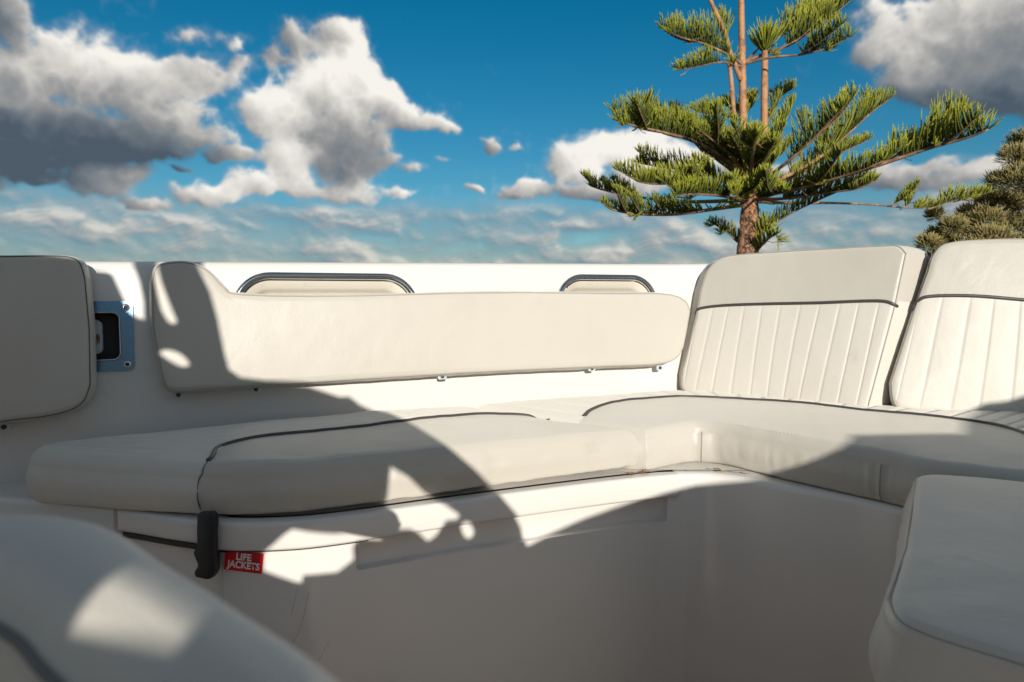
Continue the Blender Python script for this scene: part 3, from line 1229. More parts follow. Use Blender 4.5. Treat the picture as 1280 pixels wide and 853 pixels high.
a, b = Z(848, 491, SEAT - .008), Z(1088, 512)
n1 = plane3(a, b, .20)
t1 = thing('fluted_cushion', 'cream backrest in the corner with vertical flutes, dark piping and a plain headroll', 'cushion', (a + b) / 2)
k1 = [((850, 468), (869, 393), (874, 362)), ((853, 489), (872, 387), (884, 336)), ((875, 498), (900, 383), (906, 320)), ((940, 504), (958, 381), (960, 314.5)),
      ((1000, 510), (1030, 379.5), (1030, 310)), ((1055, 516), (1085, 377), (1095, 306.5)), ((1076, 518), (1108, 377.5), (1122, 306)), ((1086, 510), (1120, 382), (1134, 316))]
k1 = [tuple(on_plane(x, y, a, n1) for x, y in k) for k in k1]
td1 = Vector((.86, .50, -.06))
cushion(t1, k1, n1, .11, Tdir=td1, Tdir0=Vector((-.15, 1, 0)), r=.012, crown=.010, nu=240, nv=(16, 10), parts=('fluted_panel', 'headroll'), mats=('fluted', 'vinyl'),
        box_name='boxing', box_mat='fluted', pleat=[(0, 12, 'u', .0018, .0020, 0, 1)], welt=(.0015, 'seam'), wrinkle=.0012, pipe_rail=1,
        box_rule=lambda u, b_, ij: 'headroll' if b_ == 1 else 'boxing')

# right backrest
a2, b2 = Z(1115, 513), Z(1285, 521)
n2 = plane3(a2, b2, .20)
t2 = thing('fluted_cushion', 'cream fluted backrest with dark piping, cut by the right picture edge', 'cushion', (a2 + b2) / 2)
k2 = [((1113, 478), (1142, 388), (1160, 338)), ((1116, 502), (1147, 377), (1167, 317)), ((1130, 514), (1162, 371), (1184, 303)), ((1190, 520), (1215, 371), (1232, 298)),
      ((1280, 526), (1290, 377), (1300, 297)), ((1380, 534), (1395, 384), (1400, 300)), ((1450, 540), (1462, 389), (1455, 310)), ((1470, 520), (1475, 392), (1478, 335))]
k2 = [tuple(on_plane(x, y, a2, n2) for x, y in k) for k in k2]
cushion(t2, k2, n2, .10, Tdir=-n2 + Vector((.25, 0, 0)), r=.013, crown=.010, nu=220, nv=(16, 10), parts=('fluted_panel', 'headroll'), mats=('fluted', 'vinyl'),
        box_name='boxing', box_mat='fluted', pleat=[(0, 11, 'u', .0018, .0020, 0, 1)], welt=(.0015, 'seam'), wrinkle=.0012, pipe_rail=1,
        box_rule=lambda u, b_, ij: 'headroll' if b_ == 1 else 'boxing')

# left seat cushion (rails: front crease, piping, back edge)
UPN = Vector((0, 0, 1))
ts = thing('left_seat_cushion', 'long seat cushion under the wall bolster, bowed front with thin dark piping', 'cushion', (-.2, 1.3, SEAT - .08))


def zz(x, y):
    return Vector((x, y, SEAT))


ks = [(zz(-.838, 1.170), zz(-.838, 1.185), zz(-.830, 1.215)),
      (zz(-.805, 1.138), zz(-.797, 1.16), zz(-.790, 1.240)),
      (zz(-.66, 1.098), zz(-.655, 1.118), zz(-.67, 1.330)),
      (zz(-.54, 1.072), zz(-.538, 1.088), zz(-.57, 1.405)),
      (zz(-.49, 1.062), zz(-.487, 1.078), zz(-.53, 1.430)),
      (zz(-.455, 1.058), Z(275, 566), zz(-.49, 1.452)),
      (zz(-.40, 1.058), Z(320, 558), zz(-.44, 1.480)),
      (zz(-.32, 1.074), Z(400, 549), zz(-.38, 1.512)),
      (zz(-.20, 1.125), Z(470, 541.5), zz(-.30, 1.555)),
      (zz(-.077, 1.185), Z(535, 534), zz(-.215, 1.595)),
      (zz(.05, 1.243), Z(600, 526.5), zz(-.13, 1.612)),
      (zz(.15, 1.287), Z(650, 523), zz(-.075, 1.590)),
      (zz(.215, 1.316), Z(685, 523), zz(-.03, 1.545)),
      (zz(.250, 1.340), Z(704, 527), zz(.03, 1.500))]
its = cushion(ts, ks, UPN, .085, r=.022, crown=.016, nu=200, nv=(14, 42), parts=('front_border', 'fluted_panel'), mats=('vinyl', 'fluted'),
        box_name='fluted_boxing', box_mat='fluted', pleat=[(1, 8, 'v', .0038, .0045, 0.02, 1)], wrinkle=.0022, bulge=.006, pipe_rail=1,
        pipe_range=(.330, .955), u_border=(.325, 1.0),
        box_rule=lambda u, b_, ij: 'front_border' if (u > .325 and b_ == 0) else 'fluted_boxing', Tfun=lambda u: .088 - .016 * u, pipe_r=.0040)

ku = [k for k, (i, j) in enumerate(its['loop']) if j == 0 and its['us'][i] >= .325][0]
iu = its['loop'][ku][0]
jp = [q for q, (b_, v_) in enumerate(its['rows']) if b_ == 0 and abs(v_ - 1) < 1e-6][0]
sp_ = [Vector(its['P'][iu + 1, j_]) + UPN * .0006 for j_ in (jp, jp // 2, 3)] + [Vector(its['VA'][its['rings'][q_][ku]]) + its['outv'][ku] * .0006 for q_ in (1, 4, 6, 8)]
sp_ = spline(sp_, 60)
tube('seam', sp_, .0011, M['grey_seam'], ts, 6)

# corner seat cushion
tc_ = thing('corner_seat_cushion', 'large seat cushion wrapping the corner below the fluted backrests, dark piping along it', 'cushion', (.5, 1.5, SEAT - .08))
kc = [(zz(.268, 1.345), Z(722, 531), zz(-.09, 1.63)),
      (zz(.285, 1.352), Z(729, 525), zz(-.06, 1.655)),
      (zz(.305, 1.365), Z(742, 517.5), zz(-.01, 1.690)),
      (zz(.335, 1.388), Z(775, 509), zz(.10, 1.745)),
      (zz(.365, 1.408), Z(812, 505), zz(.24, 1.80)),
      (zz(.395, 1.415), Z(850, 503), zz(.38, 1.87)),
      (zz(.435, 1.390), Z(885, 504), zz(.50, 1.90)),
      (zz(.485, 1.325), Z(930, 506), zz(.62, 1.84)),
      (zz(.535, 1.258), Z(1000, 511), zz(.76, 1.73)),
      (zz(.595, 1.182), Z(1080, 520), zz(.90, 1.64)),
      (zz(.638, 1.128), Z(1150, 527), zz(1.04, 1.60)),
      (zz(.672, 1.078), Z(1200, 533), zz(1.15, 1.58)),
      (zz(.76, 1.015), Z(1245, 541), zz(1.26, 1.57)),
      (zz(.95, .92), Z(1290, 555), zz(1.42, 1.52)),
      (zz(1.35, .72), Z(1370, 590), zz(1.8, 1.36))]
itc = cushion(tc_, kc, UPN, .085, r=.020, crown=.014, nu=330, nv=(14, 18), parts=('front_border', 'fluted_panel'), mats=('vinyl', 'fluted'),
        box_name='front_border', box_mat='vinyl', pleat=[(1, 30, 'u', .0038, .0040, 0.0, 1)], wrinkle=.0020, bulge=.006, pipe_rail=1,
        pipe_range=(.03, 1), gather=[((.40, 1.41), .003, .05), ((.628, 1.142), .0025, .02)])
# vertical sewn seam in the corner of the boxing and stitch rows along the top edge
for sx_0, rad_ in ((.398, .0012), (.628, .0014)):
    kk = min((k for k, (i, j) in enumerate(itc['loop']) if j == 0), key=lambda k: abs(itc['B'][k][0] - sx_0))
    sm = [Vector(itc['VA'][itc['rings'][q_][kk]]) + itc['outv'][kk] * .0002 for q_ in range(0, 9)]
    tube('seam', spline(sm, 30), rad_, M['seam'], tc_, 6)


def stitches(pts, par, gap=.0075, ln=.004, r_=.0006):
    P = resample(pts, step=gap)
    V, F = [], []
    for p, q in zip(P, P[1:]):
        d = (q - p).normalized()
        tube_geo([p, p + d * ln * .5 + Vector((0, 0, .0005)), p + d * ln], r_, 4, False, V, F)
    o = mesh('stitching', V, F, M['stitch'], par)
    o['kind'] = 'stuff'
    return o


st = [zz(.45, 1.375), zz(.485, 1.328), zz(.535, 1.262), zz(.595, 1.187), zz(.634, 1.135)]
stitches([p + Vector((.010, .009, .0015)) for p in spline(st, 30)], tc_)

# ragged brown underside webbing showing below the seat fronts
rg = thing('seat_backing_strip', 'ragged brown backing strip peeping out below the seat cushions at the corner', 'backing strip', (.3, 1.35, .513))
rr_ = random.Random(3)
V_, F_ = [], []
fp_ = [p for p in spline([Vector((x, y, 0)) for x, y in front], 420) if p.y > 1.0]
fo_ = outward(fp_)
for (x0, x1, cnt) in ((.225, .272, 14), (.37, .44, 10)):
    idx = [i for i, p in enumerate(fp_) if x0 < p.x < x1]
    for k in range(cnt):
        i = rr_.choice(idx)
        p = fp_[i] + fo_[i] * rr_.uniform(.010, .030) + Vector((0, 0, .5145 + rr_.uniform(0, .003)))
        t_ = Vector((fo_[i].y, -fo_[i].x, rr_.uniform(-.08, .08)))
        l_ = rr_.uniform(.006, .022)
        tube_geo([p, p + t_ * l_ * .5 + Vector((0, 0, rr_.uniform(-.001, .0015))), p + t_ * l_ + fo_[i] * rr_.uniform(-.004, .004)], rr_.uniform(.0004, .0011), 4, False, V_, F_)
bk = mesh('fibres', V_, F_, M['grime'], rg)
bk['kind'] = 'stuff'

# near right seat cushion and its base
tr = thing('near_right_seat_cushion', 'shaded blurred plain seat cushion close to the camera at the lower right', 'cushion', (.8, .6, SEAT - .1))
kr = [(zz(.335, .60), zz(.42, .72), zz(.60, 1.005)),
      (zz(.322, .560), zz(.46, .66), zz(.625, 1.012)),
      (zz(.330, .532), zz(.50, .60), zz(.66, 1.005)),
      (zz(.362, .497), zz(.58, .52), zz(.74, .970)),
      (zz(.46, .41), zz(.74, .45), zz(.95, .865)),
      (zz(.70, .22), zz(1.0, .35), zz(1.25, .70)),
      (zz(.85, .15), zz(1.2, .30), zz(1.45, .58)),
      (zz(.90, .14), zz(1.25, .30), zz(1.47, .55))]
cushion(tr, kr, UPN, .10, r=.018, crown=.012, nu=120, nv=(14, 14), parts=('cover', 'cover'), mats=('vinyl', 'vinyl'), wrinkle=.002, bulge=.009,
        welt=(.0010, 'seam'))
bpoly = [Vector((.345, .60, .497)), Vector((.335, .56, .497)), Vector((.345, .53, .497)), Vector((.375, .505, .497)), Vector((.86, .16, .497)), Vector((1.45, .53, .497)), Vector((.74, .955, .497)), Vector((.66, .99, .497)), Vector((.61, .99, .497))]
extrude_poly('near_seat_base', bpoly, Vector((0, 0, 1)), .48, M['gel'], boat, .01, 3)

# near left cushion (top of a bolster close to the camera) and the moulding below it
ZN = 0.790


def zn(px, py, z=ZN):
    return on_z(px, py, z)


tn = thing('near_left_bolster', 'thick rounded bolster close to the camera at the lower left with a sun patch', 'cushion', (-.3, .25, ZN - .07))
kn = [(zn(-330, 700), zn(-330, 690), zn(-330, 672)), (zn(-120, 735), zn(-140, 700), zn(-130, 656)), (zn(-14, 782), zn(0, 700), zn(0, 646)), (zn(30, 828), zn(90, 725), zn(148, 656)), (zn(72, 872), zn(160, 765), zn(232, 698)),
      (zn(140, 940), zn(230, 825), zn(325, 753)), (zn(240, 1060), zn(345, 920), zn(455, 838)), (zn(400, 1350), zn(470, 1150), zn(560, 980))]
inn = cushion(tn, kn, UPN, .035, r=.015, crown=.007, nu=90, nv=(14, 14), parts=('cover', 'cover'), mats=('vinyl', 'vinyl'), wrinkle=.001, bulge=.004)
tube('support_post', [(-.31, .235, 0), (-.31, .235, ZN - .03)], .015, M['chrome'], tn, 16)
npts = [Vector(inn['B'][k]) - inn['outv'][k] * .003 - Vector((0, 0, .003)) for k, (i, j) in enumerate(inn['loop']) if j == 0]
tube('seam', resample(npts, step=.005), .0013, M['grey_seam'], tn, 8)
lp = [zn(-360, 735, .60), zn(-100, 770, .60), zn(0, 800, .60), zn(60, 870, .60), zn(160, 1000, .60), zn(380, 1500, .60)]
q = [Vector((p.x, p.y, .56)) for p in lp]
mpoly = q + [Vector((-.62, .1, .56)), Vector((-1.2, .0, .56)), Vector((-1.2, .55, .56))]
mpoly2 = []
extrude_poly('near_moulding', mpoly, Vector((0, 0, 1)), .54, M['gel'], boat, .012, 3)
#CUSHION_END

# ------------------------------------------------------------------ unseen panel added behind the camera, cut to throw the shadows
#SHADE_BEGIN
YB = -0.5


def panel2d(name, outer, holes, thick, m, parent=None, y=YB):
    cu = bpy.data.curves.new('tmp', 'CURVE')
    cu.dimensions = '2D'
    cu.fill_mode = 'BOTH'
    cu.extrude = thick / 2 - .002
    cu.bevel_depth = .002
    cu.bevel_resolution = 1
    cu.offset = -.002
    for poly in [outer] + holes:
        sp = cu.splines.new('POLY')
        sp.points.add(len(poly) - 1)
        for p, (x, z) in zip(sp.points, poly):
            p.co = (x, z, 0, 1)
        sp.use_cyclic_u = True
    ob = bpy.data.objects.new('tmp', cu)
    COL.objects.link(ob)
    bpy.context.view_layer.update()
    me = bpy.data.meshes.new_from_object(ob.evaluated_get(bpy.context.evaluated_depsgraph_get()))
    bpy.data.objects.remove(ob)
    off = parent_origin(parent)
    for v in me.vertices:
        x, z, yy = v.co
        v.co = Vector((x, y + yy, z)) - off
    me.materials.clear()
    me.materials.append(m)
    o = bpy.data.objects.new(name, me)
    COL.objects.link(o)
    if parent is not None:
        o.parent = parent
    return o


def rounded(poly, n=5):
    P = [Vector((x, z, 0)) for x, z in poly]
    return [(p.x, p.y) for p in spline(P, len(P) * n, closed=True)]


aft = thing('added_shadow_caster', 'unseen white panel added behind the camera, outline and holes cut to shape the shadows', 'shadow caster', (0, YB, .0))
outer = [(-2.2, 0.3536), (-2.2, 1.455), (-1.2, 1.453), (-0.486, 1.445), (-0.477, 1.439), (-0.461, 1.399), (-0.449, 1.367), (-0.437, 1.357), (-0.422, 1.351), (-0.423, 1.391), (-0.431, 1.435), (-0.445, 1.476), (-0.49, 1.655), (-0.55, 1.905), (-0.6, 2.105), (-0.46, 2.105), (-0.4, 1.855), (-0.345, 1.615), (-0.311, 1.467), (-0.285, 1.41), (-0.27, 1.352), (-0.258, 1.285), (-0.25, 1.249), (-0.229, 1.233), (-0.182, 1.23), (-0.104, 1.231), (-0.076, 1.223), (-0.032, 1.21), (-0.013, 1.213), (0.012, 1.194), (0.042, 1.181), (0.081, 1.162), (0.115, 1.135), (0.146, 1.108), (0.184, 1.074), (0.226, 1.038), (0.262, 1.005), (0.283, 0.9801), (0.307, 0.9534), (0.322, 0.9264), (0.329, 0.895), (0.334, 0.8921), (0.369, 0.9077), (0.452, 0.9389), (0.531, 0.9628), (0.618, 0.9887), (0.69, 1.005), (0.762, 1.012), (0.807, 1.021), (0.863, 1.058), (0.896, 1.081), (0.94, 1.1), (1.049, 1.102), (1.13, 1.102), (1.185, 1.119), (1.26, 1.144), (1.38, 1.173), (1.41, 1.19), (1.448, 1.194), (1.475, 1.204), (1.62, 1.255), (2.1, 1.299), (2.1, 0.3559)]  # outline follows the wanted shadow edges; left open below for deck bounce
h2 = [(-0.407, 1.496), (-0.388, 1.496), (-0.372, 1.421), (-0.359, 1.383), (-0.344, 1.343), (-0.349, 1.334), (-0.36, 1.338), (-0.372, 1.36), (-0.384, 1.414)]
h3 = rounded([(-0.378, 1.275), (-0.36, 1.282), (-0.335, 1.274), (-0.321, 1.255), (-0.336, 1.248), (-0.366, 1.264)], 4)
h4 = [(0.083, 1.04), (0.115, 1.021), (0.141, 0.9949), (0.16, 0.9824), (0.177, 0.9729), (0.202, 0.9552), (0.197, 0.9461), (0.176, 0.9438), (0.164, 0.9195), (0.15, 0.9084), (0.144, 0.9073), (0.13, 0.9221), (0.115, 0.9311), (0.092, 0.9318), (0.074, 0.9194), (0.064, 0.9123), (0.043, 0.914), (0.028, 0.9138), (0.02, 0.9043), (0.022, 0.8833), (-0.006, 0.862), (-0.059, 0.8595), (-0.06, 0.8475), (-0.07, 0.8484), (-0.121, 0.8682), (-0.12, 0.8972), (-0.099, 0.9149), (-0.085, 0.928), (-0.071, 0.938), (-0.043, 0.9322), (-0.009, 0.9286), (0.021, 0.9299), (0.045, 0.9372), (0.069, 0.9565), (0.077, 0.9861)]
h5 = rounded([(0.206, 0.9382), (0.22, 0.9414), (0.232, 0.9233), (0.224, 0.9092), (0.212, 0.9141)], 4)
h6 = [(.0145, .9880), (.025, .9860), (.035, .9832), (.0450, .9802), (.042, .9750), (.031, .9755), (.0135, .9755), (.0130, .982)]
panel2d('shadow_cutout_panel', outer, [h2, h3, h4, h5, h6], .012, M['gel'], aft)
#SHADE_END

# ------------------------------------------------------------------ land and water
#LAND_BEGIN
def sheet(name, z, r_, m, cx=0, cy=0, n=48, kind='structure'):
    V = [(cx, cy, z)] + [(cx + r_ * math.cos(2 * math.pi * k / n), cy + r_ * math.sin(2 * math.pi * k / n), z) for k in range(n)]
    F = [(0, 1 + k, 1 + (k + 1) % n) for k in range(n)]
    o = mesh(name, V, F, m, None, False)
    o['kind'] = kind
    return o


M['water'] = mat('harbour_water', (0.02, 0.05, 0.06), 0.12, bump=(1.2, .5), bdist=.05)
M['grass'] = mat('foreshore_grass', (0.07, 0.09, 0.035), 0.9, bump=(3, .6), bdist=.05, var=[(.5, .4, .7, (0.11, 0.10, 0.05))])
sheet('water', -3.0, 9000, M['water'])
sheet('ground', -2.6, 26, M['grass'], 18, 34)
#LAND_END

# ------------------------------------------------------------------ trees
#TREE_BEGIN
def leaf_mat(name, dark, light, rough=.55, tr=0.25):
    m = bpy.data.materials.new(name)
    m.use_nodes = True
    t = NT(m.node_tree)
    p = t.n('ShaderNodeBsdfPrincipled')
    o = t.n('ShaderNodeOutputMaterial')
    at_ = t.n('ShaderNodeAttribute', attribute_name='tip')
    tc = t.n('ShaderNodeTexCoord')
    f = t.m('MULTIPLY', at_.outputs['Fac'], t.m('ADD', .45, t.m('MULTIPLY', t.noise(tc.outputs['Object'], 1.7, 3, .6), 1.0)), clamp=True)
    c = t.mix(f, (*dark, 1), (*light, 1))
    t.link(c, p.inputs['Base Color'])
    p.inputs['Roughness'].default_value = rough
    p.inputs['Specular IOR Level'].default_value = .3
    td = t.n('ShaderNodeBsdfTranslucent')
    t.link(c, td.inputs[0])
    mx = t.n('ShaderNodeMixShader')
    mx.inputs[0].default_value = tr
    t.link(p.outputs[0], mx.inputs[1])
    t.link(td.outputs[0], mx.inputs[2])
    t.link(mx.outputs[0], o.inputs[0])
    return m


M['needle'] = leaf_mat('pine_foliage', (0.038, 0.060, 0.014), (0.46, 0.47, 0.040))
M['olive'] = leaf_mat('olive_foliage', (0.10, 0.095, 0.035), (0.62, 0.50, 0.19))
M['bark'] = mat('pine_bark', (0.34, 0.16, 0.075), 0.85, bump=(11, 1.0), bdist=.06, var=[(9, .46, .56, (0.085, 0.04, 0.025)), (22, .54, .62, (0.42, 0.26, 0.15))])
M['stem'] = mat('smooth_stem', (0.42, 0.21, 0.095), 0.7, bump=(14, .6), bdist=.02, var=[(6, .45, .65, (0.24, 0.11, 0.055)), (15, .58, .7, (0.5, 0.32, 0.18))])
M['twig'] = mat('brown_twig', (0.19, 0.10, 0.055), 0.8, var=[(6, .45, .65, (0.38, 0.23, 0.12))])
rt = random.Random(11)
TD = 12.0


class Leaf:
    def __init__(self):
        self.V, self.F, self.A = [], [], []

    def finger(self, p, d, up, L, r0, needles=16, curl=.5, base=0.0):
        """one cord-like branchlet clothed in short needles"""
        n_ = 4
        q = Vector(p)
        dd = Vector(d).normalized()
        prev = None
        pts = []
        for i in range(n_ + 1):
            f = i / n_
            pts.append((Vector(q), Vector(dd), f))
            dd = (dd + up * (curl * .28)).normalized()
            q = q + dd * (L / n_)
        for q, dd, f in pts:
            a = dd.orthogonal().normalized()
            b = dd.cross(a)
            rr = r0 * (1.0 if f < .7 else 1 - (f - .7) * 2.6)
            ring = len(self.V)
            for k in range(3):
                an = 2.094 * k
                self.V.append(q + (a * math.cos(an) + b * math.sin(an)) * rr)
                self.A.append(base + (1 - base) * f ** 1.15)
            if prev is not None:
                for k in range(3):
                    self.F.append((prev + k, prev + (k + 1) % 3, ring + (k + 1) % 3, ring + k))
            prev = ring
        for k in range(needles):
            f = (k + rt.random()) / needles
            s_ = f * n_
            j = min(int(s_), n_ - 1)
            q = pts[j][0].lerp(pts[j + 1][0], s_ - j)
            dd = pts[j][1]
            an = rt.random() * 6.283
            a = dd.orthogonal().normalized()
            b = dd.cross(a)
            o = a * math.cos(an) + b * math.sin(an)
            tip = q + (dd * .75 + o * .8).normalized() * r0 * rt.uniform(2.2, 3.4)
            sd = dd.cross(o) * r0 * .38
            i0_ = len(self.V)
            self.V += [q + sd, q - sd, tip]
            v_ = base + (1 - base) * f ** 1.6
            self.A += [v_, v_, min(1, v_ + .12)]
            self.F.append((i0_, i0_ + 1, i0_ + 2))

    def build(self, name, m, parent):
        if not self.V:
            return None
        o = mesh(name, self.V, self.F, m, parent, True)
        at_ = o.data.attributes.new('tip', 'FLOAT', 'POINT')
        at_.data.foreach_set('value', np.array(self.A, np.float32))
        return o


def comb(leaf, pts, f0, f1, L, step=.046, upw=.85, r0=.0105, base=0.0, side=.5, taper=True):
    P = resample(pts, step=step)
    n_ = len(P)
    for i in range(n_ - 1):
        f = i / (n_ - 1)
        if f < f0 or f > f1:
            continue
        g = (f - f0) / max(.01, f1 - f0)
        t = (P[i + 1] - P[i]).normalized()
        sd = t.cross(Vector((0, 0, 1)))
        if sd.length < .05:
            sd = Vector((1, 0, 0))
        sd.normalize()
        upv = (Vector((0, 0, 1)) - t * t.z * .6).normalized()
        ll = L * (min(1, .35 + g * 3.2)) * (1 - .62 * g ** 2.2 if taper else 1)
        for sg in (-1, 1):
            for rep in range(2):
                d = t * rt.uniform(.0, .55) + upv * upw * rt.uniform(.6, 1.25) + sd * sg * side * rt.uniform(.2, 1.8) + Vector((rt.gauss(0, .08), rt.gauss(0, .08), 0))
                leaf.finger(P[i] + t * step * rt.random(), d, (Vector((0, 0, 1)) * .6 + t * .25 - sd * sg * .35), ll * rt.uniform(.75, 1.2), r0 * rt.uniform(.8, 1.15), 14, .55, base)
    # the growing tip
    t = (P[-1] - P[-3]).normalized() if n_ > 3 else Vector((1, 0, 0))
    for k in range(5):
        leaf.finger(P[-1] - t * .03 * k, t + Vector((rt.uniform(-.25, .25), rt.uniform(-.25, .25), rt.uniform(0, .35))), Vector((0, 0, .5)), L * .38, r0, 12, .3, base)


pine = thing('norfolk_pine', 'green Norfolk pine with several slim stems and combed upswept branches behind the lounge', 'tree', at(935, 367, TD) * 1.0)
pine.location = (at(935, 367, TD).x, TD, -2.6)


def tp(px, py, dy=0):
    return at(px, py, TD + dy)


def stemgeo(name, pts, r0, r1, m, sides=12, knob=0.0, n=60):
    sp = spline(pts, n)
    V, F = tube_geo(sp, lambda f: r0 + (r1 - r0) * f, sides)
    if knob:
        V = [v + Vector((noise.noise(v * 9), noise.noise(v * 9 + Vector((5, 5, 5))), 0)) * knob for v in V]
    return mesh(name, V, F, m, pine)


base = Vector((tp(935, 367).x - .05, TD, -2.6))
stemgeo('trunk', [base, Vector((base.x, TD, -1.0)), tp(934, 370), tp(935, 315), tp(937, 285), tp(937, 262), tp(936, 245)], .23, .135, M['bark'], 20, .035, 140)
stemgeo('main_stem', [tp(934, 258), tp(930, 215), tp(929, 150), tp(928, 90), tp(926.5, 0), tp(925, -120), tp(924, -260)], .088, .030, M['stem'], 12, .006)
stemgeo('side_stem', [tp(940, 252, .05), tp(954, 225, .05), tp(955, 170, .05), tp(955.5, 110, .05), tp(956, 64, .05)], .075, .050, M['stem'], 12, .006)
stemgeo('thin_stem', [tp(932, 250, -.15), tp(924, 205, -.15), tp(918, 150, -.15), tp(914, 100, -.15), tp(911, 78, -.15)], .05, .034, M['stem'], 8)
stemgeo('leaning_stem', [tp(926, 100, -.1), tp(912, 64, -.15), tp(905, 38, -.2), tp(893, 12, -.25), tp(880, -20, -.3), tp(870, -60, -.3)], .045, .028, M['stem'], 8)
stemgeo('leaning_stem', [tp(919, 80, .1), tp(911, 64, .1), tp(908, 52, .1)], .05, .04, M['stem'], 8)

